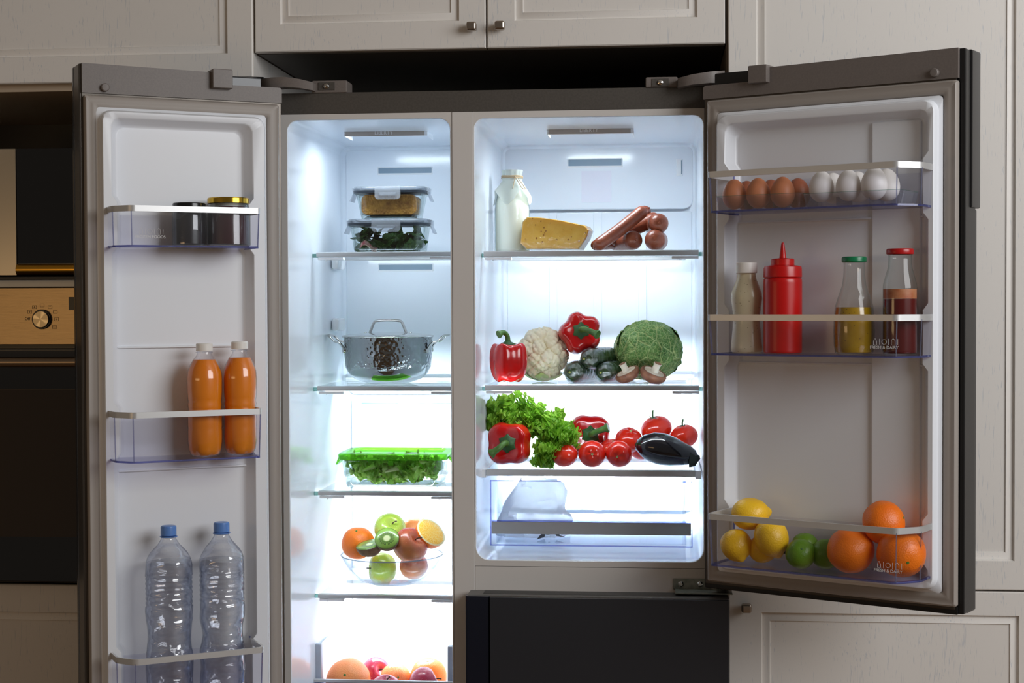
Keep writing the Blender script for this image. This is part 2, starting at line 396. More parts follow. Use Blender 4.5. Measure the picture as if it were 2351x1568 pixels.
# --- right tall cabinet, upper and lower doors
RX0, RX1 = at(1672, 150, YC).x, 0.86
zs = at(1900, 1352, YC).z
c = cabinet('tall_cabinet', 'tall white wood-grained cabinet to the right of the fridge', (RX0, RX1), (0.1, 2.5))
MB().box(RX0 - .004, RX1, YC + .021, .66, .08, 2.49).build('carcass', pm('brown_edge_board', (120, 106, 92), .5), c, Matrix())
cab_front(MB(), RX0, RX1 - .12, zs + .0015, 2.49, at(1736, 100, YC).x, at(2331, 700, YC).x, at(1900, 1284, YC).z, 2.42).build('door', M_WOOD, c, Matrix())
dd = cab_front(MB(), RX0, RX1 - .12, .1, zs - .0015, at(1748, 1450, YC).x, at(2340, 1450, YC).x, .2, at(1900, 1408, YC).z).build('door', M_WOOD, c, Matrix())
knob(dd, 1714, 1397)
MB().box(RX1 - .119, RX1, YC, YC + .02, .1, 2.49, .001).build('end_panel', M_WOOD, c, Matrix())

# ------------------------------------------------------------------ refrigerator
BX0, BX1 = NX0 + .008, NX1 - .007
ZT = at(1100, 207, 0).z
fr = thing('refrigerator', 'large dark grey side-by-side fridge with both upper doors wide open', 'refrigerator', ((BX0 + BX1) / 2, .3, .02))
I4 = Matrix()
yl0 = at(1036, 700, 0).x; yl1 = at(1090, 700, 0).x
A = dict(x0=at(661, 600, 0).x, x1=yl0, z0=0.12, z1=at(860, 273, 0).z)       # left compartment opening
B = dict(x0=yl1, x1=at(1616, 600, 0).x, z0=at(1350, 1289, 0).z, z1=at(1350, 267, 0).z)
DEP = .53
zf1 = at(1064, 257, 0).z; zfb = at(1350, 1302, 0).z; zcb = at(1350, 1356, 0).z
# body shell: sides, top, back
MB().box(BX0, BX0 + .012, .0, .62, .03, ZT, .001).box(BX1 - .012, BX1, 0, .62, .03, ZT, .001).box(BX0, BX1, .6, .62, .03, ZT)\
    .box(BX0, BX1, .0, .62, zf1, ZT, .0015).build('body_shell', M_STEELDARK, fr, I4)
# flanges with rounded openings
xc0, xc1 = at(1039.5, 700, 0).x, at(1087.5, 700, 0).x
def opening(S, ox0, ox1, oz0, oz1, name, rs):
    lp = rrect(S['x0'], S['x1'], S['z0'], S['z1'], .02, 8, rs)
    MB().plate([(ox0, oz0), (ox1, oz0), (ox1, oz1), (ox0, oz1)], [lp], 0.0).build(name, M_FLANGE, fr, I4, smooth=0)
    def ins(d): return rrect(S['x0'] + d, S['x1'] - d, S['z0'] + d, S['z1'] - d, .02, 8, [max(q - d, .004) if q < .025 else q for q in rs])
    rings = [ring_y(ins(0), 0), ring_y(ins(.0012), .0012), ring_y(ins(.001), .006), ring_y(ins(.001), .12), ring_y(ins(.002), DEP - .03), ring_y(ins(.009), DEP - .012), ring_y(ins(.018), DEP - .003), ring_y(ins(.032), DEP)]
    return MB().loft(rings, False, True).build('liner', M_LINER, fr, I4, smooth=60)
opening(A, BX0 + .012, xc0 - .0006, .06, zf1, 'front_flange', [.022] * 4)
opening(B, xc1 + .0006, BX1 - .012, zfb, zf1, 'front_flange', [.02, .02, .026, .026])
MB().box(xc0, xc1, -.0015, .05, .06, zf1, .0012).build('divider_strip', M_FLANGE, fr, I4)
MB().box(xc1 + .0006, BX1 - .012, .0, .05, zcb - .06, zfb - .0008, .0008).build('cross_rail', M_FLANGE, fr, I4)
# hinge bracket in the middle
q0, q1 = at(1545, 1328, -.003), at(1618, 1354, -.003)
br = MB().box(q0.x, q1.x + .01, -.004, .0, q1.z, q0.z, .0015).box(q0.x + .004, q1.x + .05, -.05, -.002, q1.z - .0005, q1.z + .0022, .0005).build('lower_hinge_bracket', M_ZINC, fr, I4)
for px in (1563, 1607):
    p = at(px, 1341, -.004)
    MB().lathe([(.0056, 0), (.0056, -.002), (.0035, -.0042), (.003, -.0036), (0, -.0036)], 16, (p.x, -.004, p.z), axis='y', cap1=False).build('screw', M_STEEL, br, I4)
# back panels, vents
def back_panel(px0, px1, pyt, z0, name):
    a, b = at(px0, pyt, DEP - .012), at(px1, pyt, DEP - .012)
    lp = rrect(a.x, b.x, z0, a.z, .022); lp2 = rrect(a.x + .002, b.x - .002, z0 + .002, a.z - .002, .02)
    return MB().loft([ring_y(lp, DEP - .004), ring_y(lp, DEP - .010), ring_y(lp2, DEP - .012)]).build(name, M_LINER, fr, I4)
zA2 = at(900, 905, DEP).z
bpA = back_panel(793, 1062, 337, zA2, 'back_panel')
bpA2 = MB().box(A['x0'] + .02, A['x1'] - .012, DEP - .012, DEP - .004, .2, zA2 - .012, .002).build('back_panel', M_LINER, fr, I4)
zB2 = at(1350, 482, DEP).z
bpB = back_panel(1145, 1592, 337, zB2, 'back_panel')
vb = MB().box(B['x0'] + .012, B['x1'] - .012, DEP - .011, DEP - .004, B['z0'] + .03, zB2 - .006, .002)
bpB2 = vb.build('back_panel', M_LINER, fr, I4)
sm = MB()
for px in (1270, 1372, 1475):
    a, b = at(px - 9, 700, DEP - .015).x, at(px + 9, 700, DEP - .015).x
    sm.box(a, b, DEP - .0145, DEP - .010, B['z0'] + .03, zB2 - .006, .0015)
sm.build('rib', M_LINER, bpB2, I4)
def vent(par, px0, px1, py0, py1):
    a, b = at(px0, py0, DEP - .013), at(px1, py1, DEP - .013)
    m = MB(); o = rrect(a.x - .003, b.x + .003, b.z - .004, a.z + .003, .002, 3); i = rrect(a.x, b.x, b.z, a.z, .001, 3)
    m.loft([ring_y(o, DEP - .0118), ring_y(i, DEP - .0145), ring_y(i, DEP - .0122)], False, False).build('vent_frame', M_WHITE, par, I4)
    MB().box(a.x, b.x, DEP - .0135, DEP - .0119, b.z, a.z).build('vent_slot', M_VENT, par, I4)
vent(bpA, 869, 991, 386, 397); vent(bpA, 871, 993, 608, 619); vent(bpB, 1305, 1427, 367, 380)
for (a_, b_) in ((830, 913), (957, 1036)): 
    p, q = at(a_, 924, DEP - .014), at(b_, 927, DEP - .014)
    MB().box(p.x, q.x, DEP - .014, DEP - .0119, q.z, p.z).build('vent_slot', M_VENT, bpA2, I4)
p, q = at(1335, 393, DEP - .0125), at(1404, 464, DEP - .0125)
st = MB().box(p.x, q.x, DEP - .0127, DEP - .0119, q.z, p.z, .0002).build('sticker', pm('sticker_paper', (226, 226, 238), .6), bpB, I4)
p, q = at(1553, 365, DEP - .013), at(1567, 404, DEP - .013)
MB().box(p.x, q.x, DEP - .0145, DEP - .0119, q.z, p.z, .001).build('sensor_cover', M_WHITE, bpB, I4)
MB().box(q.x - .003, q.x - .0012, DEP - .0155, DEP - .014, q.z + .004, p.z - .003).build('sensor_slot', M_VENT, bpB, I4)
# ceiling lamp housings
def lamp(S, px0, px1, py0, py1, tx):
    Y = .205; a, b = at(px0, py0, Y), at(px1, py1, Y); zt_ = S['z1'] - .0012
    h = MB().box(a.x - .004, b.x + .006, Y + .0015, Y + .004, b.z, zt_, .0008).box(a.x - .004, a.x - .001, Y + .004, Y + .085, b.z, zt_, .0005).box(b.x + .003, b.x + .006, Y + .004, Y + .085, b.z, zt_, .0005).build('lamp_housing', M_WHITE, fr, I4)
    MB().box(a.x, b.x, Y - .001, Y + .003, b.z, zt_, .0005).build('lamp_front', pm('taupe_plastic', (168, 158, 150), .4), h, I4)
    MB().box(a.x, b.x + .002, Y + .006, Y + .05, zt_ - .001, zt_ + .002, .0005).build('lamp_diffuser', M_DIFF, h, I4)
    p = at(tx, (py0 + py1) / 2 + 1.5, Y)
    text('LIBERTY', .0105, M_LETTER, h, Matrix.Translation((p.x, Y - .0014, p.z)) @ TXT)
    area('compartment_lamp', ((a.x + b.x) / 2, Y + .028, zt_ - .0018), ((a.x + b.x) / 2, Y + .045, b.z - 1), abs(b.x - a.x) * .9, .036, LAMP, COOL)
LAMP = 1.05
lamp(A, 793, 974, 297, 311, 881)
LAMP = 1.3
lamp(B, 1259, 1448, 290, 306, 1352)
# shelves
def shelf(S, Y, px0, px1, pyl, pyr, pybot, rear_fill=0.0, front=0.0, yb=.50, clip=True, name='shelf', hidel=.012):
    zt_ = at((px0 + px1) / 2, (pyl + pyr) / 2, Y).z; zb_ = at((px0 + px1) / 2, pybot, Y).z
    x0, x1 = at(px0, pyl, Y).x, at(px1, pyr, Y).x
    h = zt_ - zb_
    sh = MB().box(x0 + .002, x1 - .002, Y + .006, yb, zt_ - .0046, zt_ - .0006, .0005).build(name, M_SHELFGLASS, fr, I4)
    lp = [(0.0, 0), (0.001, h * .35), (.004, h * .42), (.012, h * .45), (.012, -h * .5), (.004, -h * .5), (.0008, -h * .42)]
    rings = [[Vector((x, Y + a, (zt_ + zb_) / 2 + b)) for a, b in lp] for x in (x0, x1)]
    MB().loft(rings).build('front_rail', M_RAIL, sh, I4, smooth=30)
    if clip:
        for (a, b) in ((x0 + .002, x0 + .054), (x1 - .052, x1)):
            MB().box(a, b, Y + .004, Y + .03, zb_ - .006, zb_ - .001, .001).tube([(a + .016, Y + .01, zb_ - .0055), (a + .016, Y + .01, zb_ - .008)], .0012, 8).build('clip', M_WHITE, sh, I4)
    for sx in (x0 - .0045, x1 + .0045):
        MB().tube([(sx - .006, Y + .012, zb_ + .003), (sx + .006, Y + .012, zb_ + .003)], .0042, 12).build('support_pin', M_GLASSEDGE, sh, I4)
    MB().box(x0 + .002, x1 - .002, yb - .014, yb, zt_ - .0045, zt_ + .004, .001).build('rear_trim', M_WHITE, sh, I4)
    if rear_fill:
        zc = zb_ - .002; xm_ = (x0 + x1) / 2
        MB().box(x0 + .02, x1 - .02, .395, .415, zt_ - .0125, zt_ - .005, .001).build('fill_light_housing', M_WHITE, sh, I4)  # housing added to dress the rear fill light
        area('shelf_fill_light', (xm_, .417, zt_ - .010), (xm_, .50, zt_ - .09), (x1 - x0) - .06, .008, rear_fill, COOL)  # added fill that brightens the back wall; no known lamp sits here
    if front:
        area('front_fill_light', ((x0 + x1) / 2, Y + .014, zb_ + .004), ((x0 + x1) / 2, Y + .10, zb_ - .06), (x1 - x0) - .03, .006, front, COOL)  # added fill behind the rail, lights the fronts of the food
    return zt_
YA, YB = .20, .105
zA = [shelf(A, YA, 726, 1044, 577, 577, 589, .10, front=.10), shelf(A, YA, 728, 1046, 886, 886, 898, 1.1, front=.3), shelf(A, YA, 730, 1046, 1128, 1128, 1139, 4.0, front=.35), shelf(A, YA, 730, 1046, 1366, 1366, 1376, 5.0, front=.4)]
zB = [shelf(B, YB, 1110, 1604, 574.5, 573, 588, .32, front=.26), shelf(B, YB, 1113, 1605, 884.5, 884, 897, 4.0, front=.4)]
# crisper cover and drawer
YK = .10
zK = at(1350, 1079, YK).z; zKb = at(1350, 1094, YK).z
kx0, kx1 = at(1116, 1080, YK).x, at(1596, 1080, YK).x
cov = MB().box(kx0 + .002, kx1 - .002, YK + .006, .50, zK - .0046, zK - .0006, .0005).build('crisper_cover', M_SHELFGLASS, fr, I4)
MB().box(kx0, kx1, YK, YK + .012, zKb, zK, .0012).build('front_rail', M_RAIL, cov, I4)
for sx, s in ((kx0, -1), (kx1, 1)):
    MB().box(min(sx, sx + s * .012), max(sx, sx + s * .012), YK + .003, .5, zKb - .004, zK - .001, .001).build('side_ledge', M_WHITE, cov, I4)
dx0, dx1 = at(1125, 1150, YK + .01).x, at(1590, 1150, YK + .01).x
dz0, dz1 = at(1350, 1255, YK + .01).z, at(1350, 1104, YK + .01).z
cr = MB()
YD = YK + .012
lp = rrect(dx0, dx1, dz0, dz1, .006, 4)
cr.loft([ring_y(lp, YD), ring_y(lp, YD + .0025)])
cr.box(dx0 + .012, dx0 + .0145, YD + .003, .46, dz0 + .004, dz1 - .004).box(dx1 - .0145, dx1 - .012, YD + .003, .46, dz0 + .004, dz1 - .004)
cr.box(dx0 + .012, dx1 - .012, YD + .003, .46, dz0 + .004, dz0 + .0065).box(dx0 + .012, dx1 - .012, .4575, .46, dz0 + .004, dz1 - .004)
crd = cr.build('crisper_drawer', clear('clear_drawer_plastic', (253, 254, 255), (232, 238, 252), .8, blend=.2), fr, I4)
b0, b1 = at(1350, 1227, YD).z, at(1350, 1199, YD).z
MB().box(dx0 + .003, dx1 - .003, YD - .004, YD + .001, b0, b1, .001).build('metal_band', brushed('grey_band', (165, 166, 168), .38, (3, 3, 300), .3), crd, I4)
bl = MB().box(dx0 + .003, dx1 - .003, YD - .003, YD + .001, b1, b1 + .003)
for (a, b_, c_, d_) in ((dx0, dx1, dz0, dz0 + .0022), (dx0, dx1, dz1 - .0022, dz1), (dx0, dx0 + .0022, dz0, dz1), (dx1 - .0022, dx1, dz0, dz1)): bl.box(a, b_, YD - .001, YD + .003, c_, d_)
bl.build('drawer_edge', M_BINEDGE, crd, I4)
p = at(1356, 1161, YD); text('MOISTZONE', .0098, M_LETTERG, crd, Matrix.Translation((p.x, YD - .0006, p.z)) @ TXT)
p = at(1352, 1146, YD)
dm = MB(); th = [(math.cos(a) * .0052, math.sin(a) * .0052) for a in [R(150 + i * 24) for i in range(11)]]
dm.tube([(p.x + x, YD - .0006, p.z + z) for x, z in [(0, .0125)] + th + [(0, .0125)]], .00035, 6)
for i in range(4):
    for j in range(5): dm.box(p.x + .008 + j * .0028, p.x + .0088 + j * .0028, YD - .0009, YD, p.z + .0085 - i * .0034, p.z + .0093 - i * .0034)
dm.build('droplet_icon', M_LETTERG, crd, I4)
area('drawer_fill_light', ((dx0 + dx1) / 2, .417, zK - .012), ((dx0 + dx1) / 2, .5, zK - .09), .38, .008, 8.0, COOL)  # added fill to brighten the crisper, not a known fridge lamp
MB().box(dx0 + .02, dx1 - .02, .395, .415, zK - .014, zK - .005, .001).build('fill_light_housing', M_WHITE, cov, I4)  # housing added to go with the crisper fill
# left bottom drawer
zq = at(880, 1562, YA).z
q0, q1 = at(708, 1562, YA).x, at(1047, 1562, YA).x
ld = MB().box(q0, q1, YA, YA + .003, zq - .16, zq, .001).box(q0 + .005, q1 - .005, YA, .47, zq - .16, zq - .157).build('bottom_drawer', clear('milky_drawer_plastic', (235, 240, 248), (190, 200, 225), .8, body=.25), fr, I4)
MB().box(q0 - .002, q1 + .002, YA - .006, YA + .001, zq - .005, zq + .001, .001).build('drawer_rim', M_RAIL, ld, I4)
for (pa, pb) in ((723, 739), (1028, 1043)):
    x0, x1 = at(pa, 1500, YA + .02).x, at(pb, 1500, YA + .02).x; zz = at(735, 1477, YA + .02).z
    MB().box(x0, x1, YA + .012, YA + .03, zq - .15, zz, .003).build('drawer_side', pm('grey_drawer_side', (176, 184, 198), .35), ld, I4)
    xm_ = (x0 + x1) / 2
    MB().box(xm_ - .0015, xm_ + .0015, YA + .03, .47, zq - .15, zz - .006, .001).build('drawer_wall', M_WHITE, ld, I4)
area('bottom_fill_light', ((A['x0'] + A['x1']) / 2, .417, zA[3] - .03), ((A['x0'] + A['x1']) / 2, .5, zA[3] - .15), .25, .01, 2.5, COOL)  # added fill to brighten the lowest compartment
# wall bosses in the left compartment
for (px, py) in ((772, 605), (772, 745)):
    p = at(px, py, .42)
    MB().box(A['x0'] + .004, A['x0'] + .02, .38, .46, p.z - .014, p.z + .014, .006).build('wall_boss', M_WHITE, fr, I4)
# lower freezer drawer front (right column)
YF = -.075
f0, f1 = at(1070, 1450, YF), at(1676, 1450, YF); zf = at(1350, 1371, YF).z
fd = MB().box(f0.x, f1.x, YF + .006, -.012, .08, zf, .004).build('freezer_drawer', M_STEELDARK, fr, I4)
g_ = at(1125, 1450, YF)
MB().box(g_.x, f1.x - .002, YF - .004, YF + .006, .08, zf - .002, .0015).build('front_panel', M_DOORGLASS, fd, I4)
MB().loft([[Vector((x, y, z)) for x, y in ((f0.x - .001, YF + .02), (f0.x - .001, YF + .002), (f0.x + .004, YF), (g_.x - .003, YF - .001), (g_.x - .001, YF + .004), (g_.x - .001, YF + .02))] for z in (.08, zf - .001)]).build('grip_edge', pm('navy_black_edge', (18, 24, 38), .18), fd, I4)
rb = MB()
for i in range(290):
    x = f0.x + .03 + i * (f1.x - f0.x - .06) / 289
    rb.box(x, x + .0008, YF + .02, -.02, zf, zf + .0006)
rb.build('ribbed_top', M_BLACK, fd, I4, kind='stuff')
MB().box(f0.x + .003, f1.x - .01, -.012, -.001, .09, zf - .006, .003).build('gasket', M_GASKET, fd, I4)

# ---- doors
def bin_(door, Fd, xl, xr, y0, yf, zt_, zb_, chl, chr_, label=None, riml=.0):
    """clear trough: plan outline (back-left, side, chamfer, front, chamfer, side)"""
    def plan(d, y_in=0): return [(xl + d, y0), (xl + d, yf + chl[1]), (xl + chl[0] + d, yf + d), (xr - chr_[0] - d, yf + d), (xr - d, yf + chr_[1]), (xr - d, y0)]
    def ch(d):
        pts = plan(d); out = []
        for i, p in enumerate(pts):
            if i in (0, 5): out.append(p); continue
            a, b = Vector(pts[i - 1]), Vector(pts[i + 1]); p = Vector(p)
            l = min(.008, (a - p).length * .4, (b - p).length * .4)
            s, e = p + (a - p).normalized() * l, p + (b - p).normalized() * l
            for k in range(5):
                t = k / 4; q = s * (1 - t) ** 2 + p * 2 * t * (1 - t) + e * t * t; out.append((q.x, q.y))
        return out
    o, i_ = ch(0), ch(.002)
    tp = .004
    ot = [(x, y) for x, y in o]
    m = MB()
    m.loft([ring_z(ot, zt_ - .006), ring_z([(x * .0 + (x - (xl + xr) / 2) * .985 + (xl + xr) / 2, y0 + (y - y0) * .97) for x, y in o], zb_)], False, False, False)
    m.loft([ring_z([((x - (xl + xr) / 2) * .985 + (xl + xr) / 2, y0 + (y - y0) * .97) for x, y in o], zb_), ring_z([((x - (xl + xr) / 2) * .98 + (xl + xr) / 2, y0 + (y - y0) * .965) for x, y in o], zb_ + .002)])
    m.box(xl + .004, xr - .004, y0 - .003, y0 - .001, zb_, zt_ - .012)
    b = m.build('door_bin', M_BIN, door, Fd.M, label, weld=False)
    # rim band
    def band(o1, o2, za, zb2, name, mat):
        mm = MB(); n = len(o1)
        rr = [[Vector((o1[k][0], o1[k][1], za)), Vector((o1[k][0], o1[k][1], zb2)), Vector((o2[k][0], o2[k][1], zb2)), Vector((o2[k][0], o2[k][1], za))] for k in range(n)]
        mm.loft(rr); return mm.build(name, mat, door, Fd.M, smooth=30)
    band(ch(-.0012), ch(.0025), zt_, zt_ - .0105, 'bin_rim', M_SILVER)
    sh = lambda L: [((x - (xl + xr) / 2) * .987 + (xl + xr) / 2, y0 + (y - y0) * .975) for x, y in L]
    band(sh(ch(-.0004)), sh(ch(.004)), zb_ + .0022, zb_ - .0012, 'bin_base_edge', M_BINEDGE)
    for (x, y) in ((xl + chl[0], yf + .0004), (xr - chr_[0], yf + .0004), (xl + .0004, yf + chl[1] * 1.0), (xr - .0004, yf + chr_[1])):
        xb_ = (x - (xl + xr) / 2) * .985 + (xl + xr) / 2; yb_ = y0 + (y - y0) * .97
        MB().tube([(x, y + .0008, zt_ - .008), (xb_, yb_ + .0008, zb_ + .001)], .0011, 8).build('bin_corner', M_BINCORN, door, Fd.M)
    for x in (xl + .001, xr - .003): 
        MB().box(x, x + .002, y0 - .014, y0, zb_, zt_ + .003, .0005).build('bin_hook', M_BINEDGE, door, Fd.M)
    return b
def door(Fd, xa, xb, ztop, zbot, zgt, zgb, gw, hinge_right, label, side=.0):
    """xa..xb inner face; gasket of width gw; liner with side dikes"""
    TH = .066
    dz = zgt
    dr_ = MB().box(xa, xb, .0, .045, zbot + .012, ztop - .001, .003).build('door', M_SIDE, fr, Fd.M, label)
    return dr_
def door_liner(dr_, Fd, lx0, lx1, lz0, lz1, rec, notch, rz, yrim=-.032, ybed=-.004, flip=1):
    """rim around a dished panel, with inward lugs at the bin heights"""
    out0 = rrect(lx0, lx1, lz0, lz1, .006, 4); out1 = rrect(lx0 + .006, lx1 - .006, lz0 + .006, lz1 - .006, .02, 8)
    out2 = rrect(lx0 + .010, lx1 - .010, lz0 + .010, lz1 - .010, .018, 8)
    m = MB()
    m.loft([ring_y(rrect(lx0, lx1, lz0, lz1, .006, 8), -.001), ring_y(rrect(lx0, lx1, lz0, lz1, .008, 8), -.012), ring_y(out1, -.016), ring_y(rrect(lx0 + .007, lx1 - .007, lz0 + .007, lz1 - .007, .02, 8), yrim + .004), ring_y(out2, yrim)], False, False)
    r0_, r1_, rb, rt = rec
    def loop(d, lug):
        pts = []
        zc = rt - d
        L = []
        L += [(r1_ - d - .014, zc), (r1_ - d - .005, zc - .004), (r1_ - d, zc - .014)]
        for (z, h) in notch:
            L += [(r1_ - d, z + h + .012), (r1_ - d - lug, z + h), (r1_ - d - lug, z - h), (r1_ - d, z - h - .012)]
        L += [(r1_ - d, rb + d + .014), (r1_ - d - .005, rb + d + .005), (r1_ - d - .014, rb + d)]
        Lm = [(r0_ + r1_ - x, z) for x, z in reversed(L)]
        return L + Lm
    lug = .009
    a, b, c_ = loop(0, lug), loop(.0025, lug), loop(.010, lug * .9)
    m.plate(out2, [a], yrim)
    m.loft([ring_y(a, yrim), ring_y(b, yrim + .003), ring_y(c_, ybed - .006), ring_y(loop(.016, lug * .8), ybed)], False, True)
    # shallow horizontal ledges between the bins
    lin_ = m.build('liner', M_DLINER, dr_, Fd.M, smooth=50)
    return lin_
def gasket(dr_, Fd, x0, x1, z0, z1, wd):
    m = MB()
    def rc(d, y): return ring_y(rrect(x0 + d, x1 - d, z0 + d, z1 - d, .004, 3), y)
    m.loft([rc(0, 0), rc(0, -.010), rc(.003, -.013), rc(wd * .35, -.011), rc(wd * .5, -.013), rc(wd * .8, -.013), rc(wd - .001, -.009), rc(wd, 0)], False, False)
    return m.build('gasket', M_GASKET, dr_, Fd.M, smooth=50)
zbot = .07
# left door
xa, xb = LD.p(191, 700, 0).x, LD.p(649, 700, 0).x
ztop = LD.p(300, 151.5, 0).z; zg = LD.p(400, 225.5, 0).z; zstep = LD.p(600, 200, 0).z
dL = MB().box(xa, xb, .0, .05, zbot, zstep, .002).build('door', M_SIDE, fr, LD.M, 'left door with drinks and jars in its bins')
MB().box(xa - .004, xb + .001, .05, .070, zbot, ztop + .001, .004).build('front_panel', M_DOORGLASS, dL, LD.M)
MB().box(xa - .0035, xa + .012, .002, .05, zbot, ztop, .003).build('edge_trim', M_SIDE, dL, LD.M, 'dark metallic side edge')
xt0, xt1 = LD.p(485, 180, -.006).x, LD.p(531, 180, -.006).x
cap = [(xa + .001, zg + .001), (xb, zg + .001), (xb, zstep - .003), (xb - .003, zstep), (xt1, zstep), (xt1, ztop - .003), (xa + .001, ztop)]
MB().loft([ring_y(cap, .05), ring_y(cap, -.004), ]).build('top_cap', M_GREYCAP, dL, LD.M)
MB().box(xt0, xt1, -.018, .03, LD.p(500, 203, -.01).z, LD.p(500, 159, -.01).z, .002).build('hinge_cover', M_GREYCAP, dL, LD.M)
p = LD.p(241, 201, -.006); MB().lathe([(.0075, .004), (.0075, -.006), (.006, -.0075), (0, -.0078)], 24, (p.x, -.004, p.z), axis='y', cap1=False).build('screw_cap', M_GREYCAP, dL, LD.M)
gasket(dL, LD, LD.p(196, 500, -.01).x, LD.p(642, 500, -.01).x, zbot + .02, zg - .003, .026)
def LX(px, y): return LD.p(px, 700, y).x
def RXX(px, y): return RD.p(px, 700, y).x
bzs = [(LD.p(306, 471, -.105).z, LD.p(306, 565, -.105).z), (LD.p(306, 947, -.105).z, LD.p(306, 1063, -.105).z), (LD.p(306, 1514, -.105).z, LD.p(306, 1640, -.105).z)]
door_liner(dL, LD, LX(222, -.01), LX(613, -.01), zbot + .045, LD.p(400, 254, -.01).z, (LX(258, -.03), LX(584, -.03), zbot + .08, LD.p(400, 275, -.03).z),
           [((a + b) / 2 + .006, .04) for a, b in bzs], 0)
for i, (zt_, zb_) in enumerate(bzs):
    bin_(dL, LD, LX(248, -.03), LD.p(596, 900, -.09).x, -.010, -.109, zt_, zb_, (.026, .034), (.004, .012))
for py in (796, 1076): 
    z = LD.p(400, py, -.006).z; MB().box(LX(268, -.006), LX(572, -.006), -.0085, -.003, z - .002, z + .002, .0015).build('panel_ridge', M_DLINER, dL, LD.M)
z = LD.p(344, 544, -.106).z; x = LD.p(344, 544, -.106).x
text('FROZEN FOODS', .0072, M_LETTER, dL, LD.M @ Matrix.Translation((x, -.1100, z)) @ TXT)
def icons(Fd, dr_, px, py, y):
    p = Fd.p(px, py, y); m = MB(); s = .0052
    for k, shp in enumerate((0, 1, 2)):
        cx = p.x + (k - 1) * .0155
        if shp == 0: P = [(-.5, -1), (.5, -1), (.5, .3), (.25, .6), (.25, 1), (-.25, 1), (-.25, .6), (-.5, .3), (-.5, -1)]
        elif shp == 1: P = [(math.cos(t) * .8, math.sin(t) * .8) for t in [i * PI / 5 for i in range(11)]]
        else: P = [(-.6, -1), (.6, -1), (.6, .5), (0, 1.1), (-.6, .5), (-.6, -1)]
        m.tube([(cx + a * s, y - .0006, p.z + b * s) for a, b in P], .00028, 5)
        m.box(cx + .0075, cx + .0079, y - .0008, y - .0003, p.z - .005, p.z + .005)
    m.build('icon_print', M_LETTER, dr_, Fd.M)
icons(LD, dL, 344, 531, -.1095)
# right door
xa, xb = RD.p(1617, 700, 0).x, RD.p(2200, 700, 0).x
ztop = RD.p(2000, 129, 0).z; zg = RD.p(1900, 206, 0).z; zstep = RD.p(1670, 193, 0).z
zgb = RD.p(1900, 1362, 0).z; zb = RD.p(1900, 1375, 0).z
dR = MB().box(xa + .001, xb - .004, .0, .045, zb + .004, zstep, .002).build('door', M_SIDE, fr, RD.M, 'right door with eggs, sauces and citrus in its bins')
MB().box(xa, xb, .001, .046, zb - .004, zgb, .002).build('bottom_edge', M_BLACK, dR, RD.M)
MB().box(xa - .0005, xa + .004, .001, .046, zb, zg, .001).build('hinge_side_edge', M_BLACK, dR, RD.M)
zh = RD.p(2228, 480, .09).z
pan = MB().box(xa, xb + .009, .030, .070, zb - .005, zh - .002, .003)
pan.box(xa, xb + .013, .030, .076, zh - .001, ztop + .001, .003)
pan.build('front_panel', pm('black_door_front', (26, 26, 28), .3), dR, RD.M)
MB().box(xb - .003, xb + .010, .004, .06, zb - .003, ztop, .003).build('edge_trim', M_BLACK, dR, RD.M)
xt0, xt1 = RD.p(1722, 170, -.006).x, RD.p(1766, 170, -.006).x
cap = [(xa, zg + .001), (xb, zg + .001), (xb, ztop), (xt0, ztop - .003), (xt0, zstep), (xa + .004, zstep), (xa, zstep - .004)]
MB().loft([ring_y(cap, .05), ring_y(cap, -.004)]).build('top_cap', M_GREYCAP, dR, RD.M)
MB().box(xt0 + .001, xt1, -.018, .03, RD.p(1740, 191, -.012).z, RD.p(1740, 150, -.012).z, .002).build('hinge_cover', M_GREYCAP, dR, RD.M)
p = RD.p(2146, 167, -.006); MB().lathe([(.0075, .004), (.0075, -.006), (.006, -.0075), (0, -.0078)], 24, (p.x, -.004, p.z), axis='y', cap1=False).build('screw_cap', M_GREYCAP, dR, RD.M)
gasket(dR, RD, RD.p(1624, 700, -.01).x, RD.p(2197, 700, -.01).x, zgb + .001, zg - .003, .025)
door_liner(dR, RD, RXX(1648, -.01), RXX(2165, -.01), RD.p(1900, 1336, -.01).z, RD.p(1900, 240, -.01).z, (RXX(1664, -.03), RXX(2132, -.03), RD.p(1900, 1318, -.03).z, RD.p(1900, 266, -.03).z),
           [(RD.p(1900, py, -.03).z, .045) for py in (436, 772)] + [(RD.p(1900, 1225, -.03).z, .035)], 0)
rz = [(RD.p(1850, 383, -.11).z, RD.p(1850, 479, -.11).z), (RD.p(1850, 722, -.11).z, RD.p(1850, 817, -.11).z), (RD.p(1850, 1194, -.11).z, RD.p(1850, 1317, -.11).z)]
for zt_, zb_ in rz:
    bin_(dR, RD, RD.p(1637, 700, -.10).x, RXX(2141, -.03), -.010, -.122, zt_, zb_, (.003, .010), (.028, .040))
for py in (505, 835):
    z = RD.p(1900, py, -.006).z; MB().box(RXX(1680, -.006), RXX(2120, -.006), -.0085, -.003, z - .002, z + .002, .0015).build('panel_ridge', M_DLINER, dR, RD.M)
x = RD.p(2003, 400, -.005).x
MB().box(x, RXX(2115, -.005), -.010, -.003, RD.p(1900, 1300, 0).z, RD.p(1900, 290, 0).z, .003).build('panel_ridge', M_DLINER, dR, RD.M)
for (px, py) in ((2030, 798), (2039, 1311)):
    p = RD.p(px, py, -.1225); text('FRESH & DAIRY', .0072, M_LETTER, dR, RD.M @ Matrix.Translation((p.x, -.1232, p.z)) @ TXT)
    icons(RD, dR, px, py - 13, -.1228)
